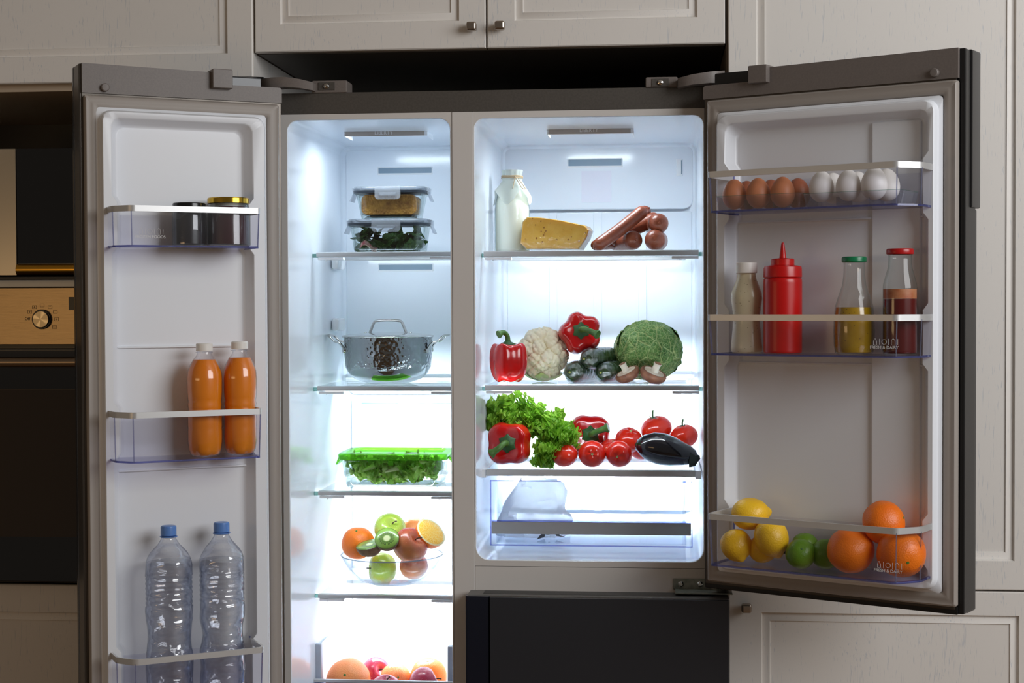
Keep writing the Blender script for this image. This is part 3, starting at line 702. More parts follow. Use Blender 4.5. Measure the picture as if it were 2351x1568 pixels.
# top hinges
def top_hinge(pts, base, r, nm, scr):
    m = MB().tube(pts, [r] * len(pts), 12, True, 1.0)
    h = m.build('hinge_arm', M_GREYCAP, fr, I4)
    return h
for s, (bx0, bx1, by0, by1, arm) in enumerate(((716, 797, 184, 210, [(600, 196), (625, 192), (655, 190), (690, 193), (718, 198)]), (1482, 1556, 176, 201, [(1556, 190), (1590, 184), (1630, 179), (1664, 176)]))):
    a, b = at(bx0, by1, -.002), at(bx1, by0, -.002)
    h = MB().box(a.x, b.x, -.004, .05, ZT - .001, b.z, .003).build('hinge_base', M_GREYCAP, fr, I4)
    cxx = (bx0 + bx1) / 2 - (5 if s == 0 else -5) + (-8 if s else -2)
    q = at(cxx, (by0 + by1) / 2 + 1, -.005)
    MB().box(q.x - .016, q.x + .016, -.0055, -.003, q.z - .0075, q.z + .0075, .0005).build('plate', M_STEELDARK, h, I4)
    MB().lathe([(.0055, 0), (.005, -.003), (.002, -.0045), (0, -.0045)], 16, (q.x, -.0055, q.z), axis='y', cap1=False).build('screw', M_STEEL, h, I4)
    pts = [at(px, py, -.03) for px, py in arm]
    rr = []
    for i, p_ in enumerate(pts):
        hh = .0115 - .001 * (i if s == 0 else 3 - i)
        y_ = -.03 - .012 * math.sin(PI * i / (len(pts) - 1))
        rr.append([Vector((p_.x, y_, p_.z - hh)), Vector((p_.x, y_, p_.z + hh)), Vector((p_.x, y_ + .028, p_.z + hh)), Vector((p_.x, y_ + .028, p_.z - hh))])
    MB().loft(rr).build('hinge_arm', M_GREYCAP, fr, I4, smooth=70)
    e0, e1 = (at(536, 188, -.0), at(604, 190, -.03)) if s == 0 else (at(1662, 182, -.03), at(1724, 178, .0))
    MB().loft([[Vector((p_.x, p_.y, p_.z - .011)), Vector((p_.x, p_.y, p_.z + .011)), Vector((p_.x, p_.y + .02, p_.z + .011)), Vector((p_.x, p_.y + .02, p_.z - .011))] for p_ in (e0, e1)]).build('hinge_link', M_BLACK, fr, I4)
#OBJECTS
# ================================================================== FOOD AND CONTAINERS
def T(v): return Matrix.Translation(Vector(v))
def rot(ax, d): return Matrix.Rotation(R(d), 4, ax)
def bez(pts, n=16):
    """smooth path through control points (Catmull-Rom)"""
    P = [Vector(p) for p in pts]; P = [P[0] * 2 - P[1]] + P + [P[-1] * 2 - P[-2]]; out = []
    for i in range(1, len(P) - 2):
        for k in range(n):
            t = k / n; a, b, c_, d_ = P[i - 1], P[i], P[i + 1], P[i + 2]
            out.append(0.5 * ((2 * b) + (c_ - a) * t + (2 * a - 5 * b + 4 * c_ - d_) * t * t + (3 * b - a - 3 * c_ + d_) * t ** 3))
    out.append(P[-2]); return out
M_RED = skin('red_pepper_skin', (184, 8, 14), (202, 18, 20), 20, .16, 14, .25, .004, sss=.12, coat=.5, sscol=(255, 60, 30))
M_TOM = skin('tomato_skin', (214, 30, 16), (226, 52, 28), 14, .16, sss=.15, coat=.4, sscol=(255, 80, 40))
M_STEM = skin('green_stem', (58, 98, 38), (84, 128, 54), 60, .45, 60, .4, .002)
M_CALYX = skin('dark_calyx', (32, 74, 34), (48, 94, 42), 60, .5, 80, .4, .002)
M_ORANGE = skin('orange_peel', (240, 112, 14), (246, 128, 24), 14, .38, 420, .55, .0012)
M_GRAPEF = skin('grapefruit_peel', (240, 138, 74), (246, 158, 96), 12, .36, 380, .5, .0012, sss=.1, sscol=(255, 150, 90))
M_LEMON = skin('lemon_peel', (240, 186, 22), (248, 200, 44), 14, .36, 330, .6, .0014, sss=.1, sscol=(255, 220, 80))
M_LIME = skin('lime_peel', (84, 132, 20), (112, 152, 30), 10, .35, 360, .5, .001)
M_GAPPLE = skin('green_apple_skin', (158, 182, 62), (184, 204, 92), 8, .25, sss=.15, coat=.25, spots=(260, .18, (214, 222, 150)), sscol=(190, 220, 90))
M_RAPPLE = skin('red_apple_skin', (160, 28, 44), (216, 140, 84), 9, .27, sss=.08, coat=.25, spots=(260, .16, (232, 176, 150)), sscol=(255, 90, 70))
M_RAPPLE2 = skin('dark_red_apple_skin', (150, 30, 58), (178, 58, 84), 9, .27, sss=.08, coat=.25, spots=(260, .16, (220, 160, 160)), sscol=(255, 90, 90))
M_WOODSTEM = pm('brown_stem', (74, 52, 36), .6)
M_EGGB = skin('brown_egg_shell', (196, 118, 76), (206, 128, 86), 20, .48, 600, .15, .0003)
M_EGGD = skin('dark_brown_egg_shell', (150, 78, 52), (162, 90, 60), 20, .46, 600, .15, .0003)
M_EGGW = skin('white_egg_shell', (238, 234, 230), (242, 239, 236), 20, .45, 600, .12, .0003)
M_CAP = pm('white_cap', (236, 232, 226), .38)
M_BLUECAP = pm('blue_cap', (92, 136, 206), .35)
M_PET = clear('clear_bottle_plastic', (253, 253, 254), (214, 220, 232), 1.4, .02, blend=.2)

# ---- fruit and vegetable makers: bodies centred on the origin unless said
def nz(p, s, a): return noise.noise(Vector(p) * s) * a
def ball(mb, rx, ry, rz_, f=None, nu=36, nv=24):
    def g(u, v):
        t, ph = 2 * PI * u, PI * v
        k = f(t, ph) if f else 1
        return Vector((rx * k * math.sin(ph) * math.cos(t), ry * k * math.sin(ph) * math.sin(t), rz_ * k * math.cos(ph)))
    return mb.grid(g, nu, nv, wrap=True)
def citrus(name, label, cat, c, r, M_, ry=1.0, rz_=.96, group=None, scar=True, tilt=(0, 0, 0), seed=0):
    M = T(c) @ rot('Z', tilt[2]) @ rot('X', tilt[0]) @ rot('Y', tilt[1])
    th = thing(name, label, cat, M=M, group=group)
    f = lambda t, p: 1 + nz((math.cos(t) * math.sin(p) + seed * 3, math.sin(t) * math.sin(p), math.cos(p)), 1.6, .035) - .03 * math.exp(-(p / .22) ** 2)
    ball(MB(), r, r * ry, r * rz_, f).build('peel', M_, th, M, smooth=80)
    if scar:
        MB().lathe([(r * .07, r * rz_ * .965), (r * .06, r * rz_ * .985), (r * .02, r * rz_ * .99), (0, r * rz_ * .985)], 8, cap1=False).build('stem_scar', M_STEM, th, M)
    return th
def lemon(label, c, r, tilt, L=1.35, group='lemons in the right door bin'):
    M = T(c) @ rot('Z', tilt[2]) @ rot('X', tilt[0]) @ rot('Y', tilt[1])
    th = thing('lemon', label, 'lemon', M=M, group=group)
    pr = []
    for i in range(33):
        a = PI * i / 32; z = -math.cos(a) * r * L * .86; q = math.sin(a) ** .85 * r
        z += (.17 * r * L) * math.exp(-((PI - a) / .30) ** 2); q = max(q, 0)
        if i > 27: q = max(q * .9, .19 * r * (1 - ((i - 28) / 4.6) ** 3)) if i < 32 else .05 * r
        pr.append((max(q, .0006), z))
    MB().lathe(pr, 36, f=lambda t, z: 1 + .03 * math.sin(3 * t + z * 60)).build('peel', M_LEMON, th, M, smooth=80)
    zb_ = -r * L * .86
    MB().lathe([(.10 * r, zb_ + .004), (.11 * r, zb_ - .001), (.05 * r, zb_ - .002), (0, zb_ - .001)], 8, cap1=False).build('stem_scar', M_WOODSTEM, th, M)
    return th
def pepper(label, c, r, h, M0, stem, lobes=4, group=None, seed=0, taper=.8, phase=0):
    """z is the stem axis; stem = points of the stalk"""
    M = T(c) @ M0; th = thing('red_bell_pepper', label, 'bell pepper', M=M, group=group)
    def f(u, v):
        t = 2 * PI * u + phase; p = PI * v
        env = math.sin(p) ** .55 * (1 - (1 - taper) * v)
        lob = 1 - .16 * abs(math.cos(lobes * t / 2)) ** 3.0 * (.5 + .5 * math.sin(p)) + .05 * math.sin(t + seed)
        rr = r * env * lob * 1.06
        z = h / 2 * math.cos(p)
        # sunken shoulder round the stalk, sunken tip between the lobes
        z -= h * .13 * math.exp(-((p) / .55) ** 2) * (1 - .0) + h * .035 * math.cos(lobes * t / 1) * math.exp(-((p - .75) / .4) ** 2)
        z += h * .12 * math.exp(-((PI - p) / .5) ** 2) - h * .03 * math.cos(lobes * t) * math.exp(-((PI - p - .6) / .4) ** 2)
        return Vector((rr * math.cos(t), rr * math.sin(t), z)) * (1 + nz((math.cos(t) + seed, math.sin(t), z * 20), 1.3, .04))
    MB().grid(f, 72, 40, wrap=True).build('pepper_skin', M_RED, th, M, smooth=80)
    zt = h * .37
    m = MB(); n = 12
    ring = lambda rr, z, j: [Vector((rr * (1 + j * (.22 if k % 2 else -.1)) * math.cos(2 * PI * k / n), rr * (1 + j * (.22 if k % 2 else -.1)) * math.sin(2 * PI * k / n), z)) for k in range(n)]
    m.loft([ring(r * .34, zt + .0008, 1), ring(r * .30, zt + .0035, .7), ring(r * .18, zt + .006, .2), ring(r * .12, zt + .010, 0)])
    m.build('calyx', M_CALYX, th, M, smooth=60)
    P = bez([(0, 0, zt + .003)] + [tuple(Vector(q)) for q in stem], 5); k = len(P)
    m = MB().tube(P, [r * (.15 - .03 * math.sin(PI * i / (k - 1)) + (.05 if i > k - 3 else 0)) for i in range(k)], 10)
    m.build('stalk', M_STEM, th, M, smooth=60)
    return th
def tomato(label, c, r, tilt, group, vine=False, sq=.86, seed=0):
    M = T(c) @ rot('Z', tilt[2]) @ rot('X', tilt[0]) @ rot('Y', tilt[1])
    th = thing('tomato', label, 'tomato', M=M, group=group)
    f = lambda t, p: (1 + .025 * math.cos(5 * t + seed) * math.exp(-(p / .9) ** 2) + .01 * math.sin(2 * t + seed)) * (1 - .12 * math.exp(-(p / .3) ** 2))
    ball(MB(), r, r, r * sq, f, 40, 26).build('tomato_skin', M_TOM, th, M, smooth=80)
    zt = r * sq * .88
    if vine:
        m = MB()
        for k in range(6):
            a = 2 * PI * k / 6 + seed; L = r * (.55 + .12 * math.sin(k * 2.3))
            m.tube(bez([(0, 0, zt), (math.cos(a) * L * .5, math.sin(a) * L * .5, zt + r * .04), (math.cos(a) * L, math.sin(a) * L, zt - r * .02 + r * .22 * (k % 2))], 4), [.0016, .0018, .0017, .0015, .0013, .001, .0008, .0006, .0004], 6, flat=.4)
        m.build('calyx', M_CALYX, th, M)
        MB().tube(bez([(0, 0, zt), (r * .04, 0, zt + r * .25), (r * .14, 0, zt + r * .5)], 4), .0019, 7).build('stalk', M_CALYX, th, M)
    else:
        MB().lathe([(r * .09, zt - .001), (r * .085, zt + .0012), (r * .04, zt + .0008), (0, zt + .0004)], 9, cap1=False).build('stem_scar', pm('scar', (170, 176, 110), .6) if 'scar' not in bpy.data.materials else bpy.data.materials['scar'], th, M)
    return th
def apple(label, c, r, tilt, M_, group, sq=.9, stem=1):
    M = T(c) @ rot('Z', tilt[2]) @ rot('X', tilt[0]) @ rot('Y', tilt[1])
    th = thing('apple', label, 'apple', M=M, group=group)
    pr = []
    for i in range(29):
        a = PI * i / 28
        q = math.sin(a) * (1 + .06 * math.cos(a)); z = math.cos(a) * sq - .34 * math.exp(-(a / .34) ** 2) + .22 * math.exp(-((PI - a) / .34) ** 2)
        pr.append((max(q * r, .0004), z * r))
    MB().lathe(pr, 40, f=lambda t, z: 1 + .018 * math.cos(5 * t) * (-z / r + .3) + .012 * math.sin(2 * t)).build('apple_skin', M_, th, M, smooth=80)
    if stem: MB().tube(bez([(0, 0, r * .5), (r * .03, 0, r * .78), (r * .16, 0, r * 1.02)], 4), [.0012] * 7 + [.0016, .0019], 7).build('stem', M_WOODSTEM, th, M)
    return th
def egg(label, px, py, Y, r, M_, group, FR=RD, zbase=None):
    p = FR.p(px, py, Y); c = FR.w(p.x, p.y, zbase + r * 1.27)
    M = T(c) @ rot('Z', FR.deg) @ rot('X', random.uniform(-4, 4)) @ rot('Y', random.uniform(-3, 3))
    pr = []
    for i in range(21):
        a = PI * i / 20; z = -math.cos(a) * 1.27; pr.append((max(math.sin(a) * (1 - .11 * z / 1.27 * 1.0 + .0), .002) * r, z * r))
    o = MB().lathe(pr, 28).build('egg', M_, None, M, smooth=80); return tag(o, label, 'egg', group)

# ---- RIGHT COMPARTMENT, shelf 1
zS = zB[0] - .0006
Y = .27; a, b = at(1136, 573, Y), at(1217, 573, Y); r = (b.x - a.x) / 2; cx = (a.x + b.x) / 2
zt = at(1176, 391, Y).z; H = zt - zS
th = thing('milk_bottle', 'glass bottle of milk topped with cloth tied by twine', 'bottle', (cx, Y, zS))
M = WM[th.name]
pr = [(r * .9, 0), (r * .985, .003), (r, .008), (r, H * .52), (r * .96, H * .60), (r * .84, H * .70), (r * .66, H * .80), (r * .52, H * .88), (r * .52, H * .93), (r * .57, H * .94), (r * .57, H * .985), (r * .5, H * .99)]
MB().lathe(pr, 48).build('bottle_glass', M_GLASS, th, M, smooth=60)
MB().lathe([(q * .95, z * .985 + .002) for q, z in pr[:7]] + [(r * .45, H * .84)], 48).build('milk', skin('milk', (240, 240, 226), (243, 243, 232), 4, .3, sss=.3, sscol=(255, 250, 235)), th, M, smooth=60)
M_CLOTH = skin('white_gauze', (238, 240, 236), (244, 245, 242), 60, .8, 700, .5, .0004, sss=.1)
def clothf(u, v):
    t = 2 * PI * u
    if v < .25: q = r * .60 * (v / .25) ** .6; z = H * 1.0 + .0015 * math.sin(6 * t) * v
    elif v < .5: k = (v - .25) / .25; q = r * (.60 - .04 * math.sin(PI * k)) * (1 + .03 * math.sin(11 * t)); z = H * (1.0 - .12 * k)
    else:
        k = (v - .5) / .5; fl = 1 + .25 * math.cos(4 * t + .8)
        q = r * (.56 + .50 * k) * (1 + .06 * k * math.sin(7 * t)); z = H * (.88 - .16 * k * fl - .10 * k * abs(math.cos(2 * t + .4)))
    return Vector((q * math.cos(t), q * math.sin(t), z))
MB().grid(clothf, 60, 28, wrap=True).build('cloth_cover', clear('thin_gauze', (235, 238, 236), (215, 220, 214), .3, .5, body=.55), th, M, smooth=80)
m = MB(); M_TWINE = pm('twine', (176, 154, 122), .8)
for dz in (0, .0022, .004): m.tube([(r * .60 * math.cos(k * PI / 12), r * .60 * math.sin(k * PI / 12), H * .905 + dz + .0005 * math.sin(k)) for k in range(25)], .0009, 6)
m.tube(bez([(.008, -r * .6, H * .92), (.016, -r * .72, H * .84), (.024, -r * .86, H * .77), (.030, -r * .84, H * .765), (.026, -r * .76, H * .80), (.014, -r * .7, H * .90)], 5), .0008, 6)
m.tube(bez([(.008, -r * .6, H * .92), (.006, -r * .74, H * .83), (.004, -r * .8, H * .77)], 5), .0008, 6)
m.build('twine_tie', M_TWINE, th, M)
# cheese
Y = .24
th = thing('cheese_wedge', 'yellow hole-flecked wedge of cheese in cling film', 'cheese', (at(1275, 573, Y).x, Y, zS)); M = WM[th.name]; ox = M.translation.x
P = [(1212, 573), (1198, 560), (1200, 540), (1203, 512), (1213, 501), (1240, 501), (1290, 508), (1346, 520), (1353, 530), (1347, 548), (1331, 573)]
poly = []
for px, py in P:
    q = at(px, py, Y); poly.append((q.x - ox, max(q.z - zS, 0.0)))
def scal(pl, k, dx=0): cxm = sum(p[0] for p in pl) / len(pl); czm = sum(p[1] for p in pl) / len(pl); return [((x - cxm) * k + cxm + dx, max((z - czm) * k + czm, 0)) for x, z in pl]
mc = Mat('cheese_paste'); co = mc.coord(); base = mc.ramp(mc.noise(40, 2, co), [(.3, (222, 166, 58)), (.7, (234, 184, 80))])
v1 = mc.ramp(mc.vor(115, co), [(.18, (1, 1, 1, 1)), (.26, (0, 0, 0, 1))]); v2 = mc.ramp(mc.noise(55, 3, co), [(.48, (0, 0, 0, 1)), (.56, (1, 1, 1, 1))])
fm = mc.n('ShaderNodeMath', operation='MULTIPLY', ins={0: v1, 1: v2}).outputs[0]
mc.bsdf(**{'Base Color': mc.mix(fm, base, lin((176, 112, 36))), 'Roughness': .4, 'Subsurface Weight': .2, 'Subsurface Scale': .01, 'Subsurface Radius': (1, .6, .2), 'Normal': mc.bump(fm, .7, -.002)})
MB().loft([ring_y(scal(poly, .965), -.034), ring_y(poly, -.031), ring_y(scal(poly, 1, .006), .03), ring_y(scal(poly, .95, .008), .034)]).build('cheese', mc.m, th, M, smooth=35)
MB().loft([ring_y(scal(poly, .985), -.0352), ring_y(scal(poly, 1.012), -.032), ring_y(scal(poly, 1.012, .006), .031), ring_y(scal(poly, .96, .008), .0352)]).build('cling_film', M_FILM2, th, M, smooth=35)
# sausages
M_SAUS = skin('sausage_casing', (122, 58, 36), (138, 70, 44), 30, .36, 150, .5, .002)
def sausage(label, p0, p1, r, bend=(0, 0, 0), pinch=True):
    p0, p1 = Vector(p0), Vector(p1); mid = (p0 + p1) / 2
    th = thing('sausage', label, 'sausage', (mid.x, mid.y, min(p0.z, p1.z) - r * .6), group='sausages piled on the top shelf'); M = WM[th.name]; I = M.inverted()
    P = [I @ q for q in bez([p0, mid + Vector(bend), p1], 10)]; d0 = (P[0] - P[1]).normalized(); d1 = (P[-1] - P[-2]).normalized()
    P = [P[0] + d0 * r * .95, P[0] + d0 * r * .85, P[0] + d0 * r * .6, P[0] + d0 * r * .3] + P + [P[-1] + d1 * r * .3, P[-1] + d1 * r * .6, P[-1] + d1 * r * .85, P[-1] + d1 * r * .95]
    n = len(P); rr = [r] * n
    for k, f in enumerate((.16, .5, .8, .95)): rr[k] = rr[n - 1 - k] = r * f
    MB().tube(P, rr, 24).build('casing', M_SAUS, th, M, smooth=80)
    for e, d in ((P[0], d0), (P[-1], d1)):
        MB().tube([e - d * .001, e + d * r * .12, e + d * r * .2], [r * .17, r * .1, r * .13], 8).build('twisted_end', M_SAUS, th, M)
    return th
sausage('long thin sausage leaning up across the front of the pile', at(1376, 561, .20), at(1472, 488, .24), mpp(.22) * 15, (0, 0, -.002))
sausage('thin sausage end peeping out at the far left bottom of the pile', at(1368, 563, .235), at(1430, 560, .33), mpp(.22) * 12)
sausage('sausage behind the long thin one, lying at a slant', at(1405, 548, .28), at(1500, 504, .29), mpp(.25) * 17)
sausage('sausage tip at the top of the pile behind the long one', at(1440, 525, .33), at(1480, 487, .30), mpp(.3) * 15)
sausage('thick sausage lying at the bottom middle of the pile', at(1453, 552, .235), at(1418, 556, .31), mpp(.22) * 22)
sausage('thick sausage seen end-on, lower right of the pile', at(1504, 551, .22), at(1510, 553, .33), mpp(.22) * 24)
sausage('thick sausage seen end-on, resting on the right top of the pile', at(1512, 513, .235), at(1500, 516, .34), mpp(.23) * 23)

# ---- RIGHT COMPARTMENT, shelf 2
zS = zB[1] - .0006
s_ = mpp(.22)
Y = .165
pepper('upright red bell pepper with curled stalk, left end of the middle shelf', (at(1166, 800, Y).x, Y, zS + 50 * mpp(Y)), 47 * mpp(Y), 108 * mpp(Y), rot('Z', 25), [(-.001, 0, .052), (-.010, -.003, .060), (-.022, -.006, .056)], 4, 'red bell peppers', 1)
# cauliflower
Y = .27; q = at(1247, 816, Y); rr_ = 63 * mpp(Y)
th = thing('cauliflower', 'white cauliflower head in cling film behind the upright pepper', 'cauliflower', (q.x, Y, zS)); M = WM[th.name]
bm = bmesh.new(); bmesh.ops.create_icosphere(bm, subdivisions=6, radius=1.0)
rng = random.Random(3)
def fib(n, jit): 
    out = []
    for i in range(n):
        z = 1 - 2 * (i + .5) / n; a = i * 2.39996; k = math.sqrt(1 - z * z)
        out.append((Vector((k * math.cos(a), k * math.sin(a), z)) + Vector([rng.uniform(-jit, jit) for _ in range(3)])).normalized())
    return out
def kd(ps):
    t = kdtree.KDTree(len(ps))
    for i, p in enumerate(ps): t.insert(p, i)
    t.balance(); return t
k1, k2, k3 = kd(fib(46, .14)), kd(fib(330, .05)), kd(fib(2200, .015))
for v in bm.verts:
    d = v.co.normalized(); d1, d2, d3 = k1.find(d)[2], k2.find(d)[2], k3.find(d)[2]
    e1 = k1.find_n(d, 2); g = max(0, 1 - (e1[1][2] - e1[0][2]) / .06)
    h = 1.03 - .09 * d1 * d1 / .09 - .055 * min((d2 / .12) ** 2, 1.6) - .026 * min((d3 / .045) ** 2, 1.5) - .06 * g
    h *= 1 + nz(d, 1.5, .06)
    v.co = Vector((d.x * h * rr_ * .98, d.y * h * rr_, (d.z * h + 1) * rr_ * 1.0))
me = bpy.data.meshes.new('florets'); bm.to_mesh(me); bm.free()
finish(me, 'florets', skin('cauliflower_curd', (232, 220, 188), (240, 230, 204), 20, .6, 900, .3, .0008, sss=.06, sscol=(255, 235, 190)), th, M, smooth=80)
def shell(r_, th0, phi0, w_, h_, seed, thick=.0012, droop=.0):
    """curved leaf shell hugging a ball of radius r_"""
    def f(u, v):
        a = phi0 + (u - .5) * w_ * (math.sin(PI * min(v * .9 + .1, 1)) ** .5); b = th0 + v * h_
        rr = r_ * (1 + .012 * math.sin(a * 23 + seed) * math.sin(b * 19 + seed) + .035 * v * math.sin(a * 9 + seed) * 1 + .02 * v)
        return Vector((rr * math.sin(b) * math.cos(a), rr * math.sin(b) * math.sin(a), -rr * math.cos(b)))
    return MB().grid(f, 16, 12)
def ribleaf(mat_, th, M, r_, zc, specs):
    for (t0, p0, w_, h_, sd) in specs:
        mb = shell(r_, t0, p0, w_, h_, sd)
        bmesh.ops.translate(mb.b, verts=mb.b.verts, vec=(0, 0, zc)); mb.build('leaf', mat_, th, M, smooth=80)
ribleaf(skin('pale_green_leaf', (190, 204, 120), (214, 222, 160), 20, .5), th, M, rr_ * 1.0, rr_ * 1.02, [(.1, -PI * .5 + k * 1.25, 1.1, .72, k) for k in range(5)])
def film_ball(th, M, rx, ry, rz_, zc, sd=0, rot_=None):
    mb = MB(); ball(mb, rx, ry, rz_, lambda t, p: 1 + .03 * noise.noise(Vector((math.cos(t) * math.sin(p) * 5 + sd, math.sin(t) * math.sin(p) * 5, math.cos(p) * 5))) , 48, 32)
    bmesh.ops.translate(mb.b, verts=mb.b.verts, vec=(0, 0, zc)); return mb.build('cling_film', M_FILM, th, M, smooth=80)
# cucumbers
M_CUC = Mat('cucumber_skin'); co = M_CUC.coord((1, 1, 1)); 
cc = M_CUC.ramp(M_CUC.noise(1.0, 3, M_CUC.coord((140, 140, 12))), [(.3, (18, 40, 22)), (.62, (34, 66, 32)), (.8, (74, 104, 52))])
M_CUC.bsdf(**{'Base Color': cc, 'Roughness': .3, 'Coat Weight': .3, 'Normal': M_CUC.bump(M_CUC.noise(90, 3, co), .4, .0015)}); M_CUC = M_CUC.m
M_CTIP = pm('yellow_cucumber_tip', (150, 150, 70), .5)
def cucumber(label, px, py, Y, r, az, L=.15, dz=0):
    q = at(px, py, Y); c_ = Vector((q.x, Y, q.z))
    M = T(c_) @ rot('Z', az) @ rot('X', -90)     # local z runs away from the room
    th = thing('cucumber', label, 'cucumber', M=M, group='wrapped cucumbers on the middle shelf')
    pr = [(.0008, 0), (r * .25, .0006), (r * .5, r * .14), (r * .75, r * .35), (r * .92, r * .65), (r, r * 1.1), (r * 1.02, L * .5), (r, L - r), (r * .8, L - r * .4), (r * .4, L - r * .06), (.0008, L)]
    MB().lathe(pr, 32, f=lambda t, z: 1 + .02 * math.cos(8 * t)).build('cucumber_skin', M_CUC, th, M, smooth=80)
    MB().lathe([(r * .12, .0012), (r * .1, -.0012), (0, -.0018)], 8, cap1=False).build('blossom_end', M_CTIP, th, M)
    MB().lathe([(q_ * 1.06 + .0006, z) for q_, z in pr[1:]], 40, f=lambda t, z: 1 + .05 * noise.noise(Vector((math.cos(t) * 3, math.sin(t) * 3, z * 60)))).build('cling_film', M_FILM, th, M, smooth=80)
r1 = 25 * mpp(.2)
cucumber('wrapped cucumber end-on at the left of the lower pair', 1308, 855, .20, r1, -24)
cucumber('wrapped cucumber end-on at the right, touching the left mushroom', 1379, 856, .20, r1 * .95, -26)
cucumber('wrapped cucumber lying on top of the other two', 1341, 824, .205, r1 * .95, -34, .11)
# pepper balanced on top
Y = .26; q = at(1331, 763, Y)
pepper('red bell pepper facing out, perched on cauliflower and cucumbers', (q.x, Y, q.z), 51 * mpp(Y), 88 * mpp(Y), rot('X', 82) @ rot('Y', 8), [(.002, .001, .052), (.014, -.005, .066), (.030, -.014, .078)], 5, 'red bell peppers', 3, .85, .35)
# savoy cabbage
Y = .29; q = at(1488, 810, Y); rx = 76 * mpp(Y); rz_ = 70 * mpp(Y)
th = thing('savoy_cabbage', 'green crinkled savoy cabbage with pale veins behind the mushrooms', 'cabbage', (q.x, Y, zS)); M = WM[th.name]
ms = Mat('savoy_leaf'); co = ms.coord(); wob = ms.n('ShaderNodeVectorMath', operation='MULTIPLY_ADD', ins={0: ms.n('ShaderNodeTexNoise', ins={'Vector': co, 'Scale': 30}).outputs[1], 1: (.012, .012, .012), 2: co}).outputs[0]
big = ms.n('ShaderNodeTexVoronoi', feature='DISTANCE_TO_EDGE', ins={'Vector': ms.n('ShaderNodeVectorMath', operation='MULTIPLY', ins={0: wob, 1: (1, 1, .55)}).outputs[0], 'Scale': 42}).outputs[0]
sml = ms.n('ShaderNodeTexVoronoi', feature='DISTANCE_TO_EDGE', ins={'Vector': wob, 'Scale': 150}).outputs[0]
fb = ms.ramp(big, [(.0, (1, 1, 1, 1)), (.055, (0, 0, 0, 1))]); fs = ms.ramp(sml, [(.0, (.6, .6, .6, 1)), (.09, (0, 0, 0, 1))])
base = ms.ramp(ms.noise(26, 3, co), [(.3, (70, 116, 48)), (.7, (116, 156, 78))])
fx = ms.n('ShaderNodeMath', operation='MAXIMUM', ins={0: fb, 1: fs}).outputs[0]
hh = ms.n('ShaderNodeMath', operation='SUBTRACT', ins={0: ms.ramp(sml, [(0, (0, 0, 0, 1)), (.5, (1, 1, 1, 1))]), 1: fb}).outputs[0]
ms.bsdf(**{'Base Color': ms.mix(fx, base, lin((196, 212, 140))), 'Roughness': .5, 'Normal': ms.bump(hh, .8, .003), 'Subsurface Weight': .1, 'Subsurface Scale': .01})
def savoy(u, v, k=1.0, sd=0):
    t, p = 2 * PI * u, PI * v; d = Vector((math.sin(p) * math.cos(t), math.sin(p) * math.sin(t), math.cos(p)))
    h = k * (1 + nz(d + Vector((sd, 0, 0)), 2.2, .07) + nz(d, 9, .022) + nz(d, 24, .012))
    return Vector((d.x * h * rx, d.y * h * rx, rz_ + d.z * h * rz_ * .97))
MB().grid(savoy, 96, 60, wrap=True).build('head', ms.m, th, M, smooth=80)
for k, (u0, du, v0, dv, kk) in enumerate(((.60, .30, .12, .66, 1.02), (.80, .30, .22, .62, 1.035), (.45, .26, .2, .6, 1.03), (.70, .34, .52, .4, 1.045), (.9, .2, .35, .5, 1.05), (.1, .3, .2, .6, 1.03), (.3, .25, .3, .55, 1.04))):
    def lf(u, v):
        e = max(abs(u - .5) * 2, abs(v - .5) * 2); uu = u0 + (u - .5) * du * (math.sin(PI * (v * .86 + .07)) ** .6)
        return savoy(uu, v0 + v * dv, kk + .02 * e ** 3 * math.sin(u * 40 + v * 31) - .025 * (e < .2) - .012 * (1 - e), k)
    MB().grid(lf, 34, 26).build('outer_leaf', ms.m, th, M, smooth=80)
# mushrooms
M_MCAP = skin('brown_mushroom_cap', (112, 66, 46), (150, 98, 72), 40, .55, 90, .5, .002, spots=(150, .12, (74, 44, 30)))
M_MSTEM = skin('mushroom_stem', (222, 208, 190), (236, 226, 212), 60, .6, 200, .3, .001)
M_GILL = skin('mushroom_veil', (210, 188, 164), (232, 218, 200), 40, .7)
def mushroom(label, px, py, Y, r, M0):
    q = at(px, py, Y); M = T((q.x, Y, q.z)) @ M0
    th = thing('mushroom', label, 'mushroom', M=M, group='brown mushrooms on the middle shelf')
    MB().lathe([(.0005, -r * .66), (r * .4, -r * .63), (r * .75, -r * .48), (r * .97, -r * .18), (r, r * .02), (r * .93, r * .17), (r * .80, r * .2), (r * .74, r * .13)], 40, f=lambda t, z: 1 + .03 * math.sin(2 * t + 1), cap1=False).build('cap', M_MCAP, th, M, smooth=80)
    MB().lathe([(r * .78, r * .17), (r * .6, r * .1), (r * .4, r * .12), (r * .3, r * .2)], 40).build('veil', M_GILL, th, M, smooth=80)
    MB().lathe([(r * .34, r * .1), (r * .27, r * .3), (r * .25, r * .62), (r * .3, r * .85), (r * .29, r * .88)], 24).build('stem', M_MSTEM, th, M, smooth=50)
    MB().lathe([(r * .27, r * .872), (r * .26, r * .9), (r * .1, r * .885), (0, r * .885)], 20, cap1=False).build('cut_end', pm('mushroom_cut', (150, 104, 76), .6), th, M)
mushroom('brown mushroom with stem up, leaning left, beside the cucumbers', 1440, 857, .20, 29 * mpp(.2), rot('Y', -26) @ rot('X', 14))
mushroom('brown mushroom with stem up, leaning right, in front of the cabbage', 1500, 858, .195, 31 * mpp(.2), rot('Y', 24) @ rot('X', 16))

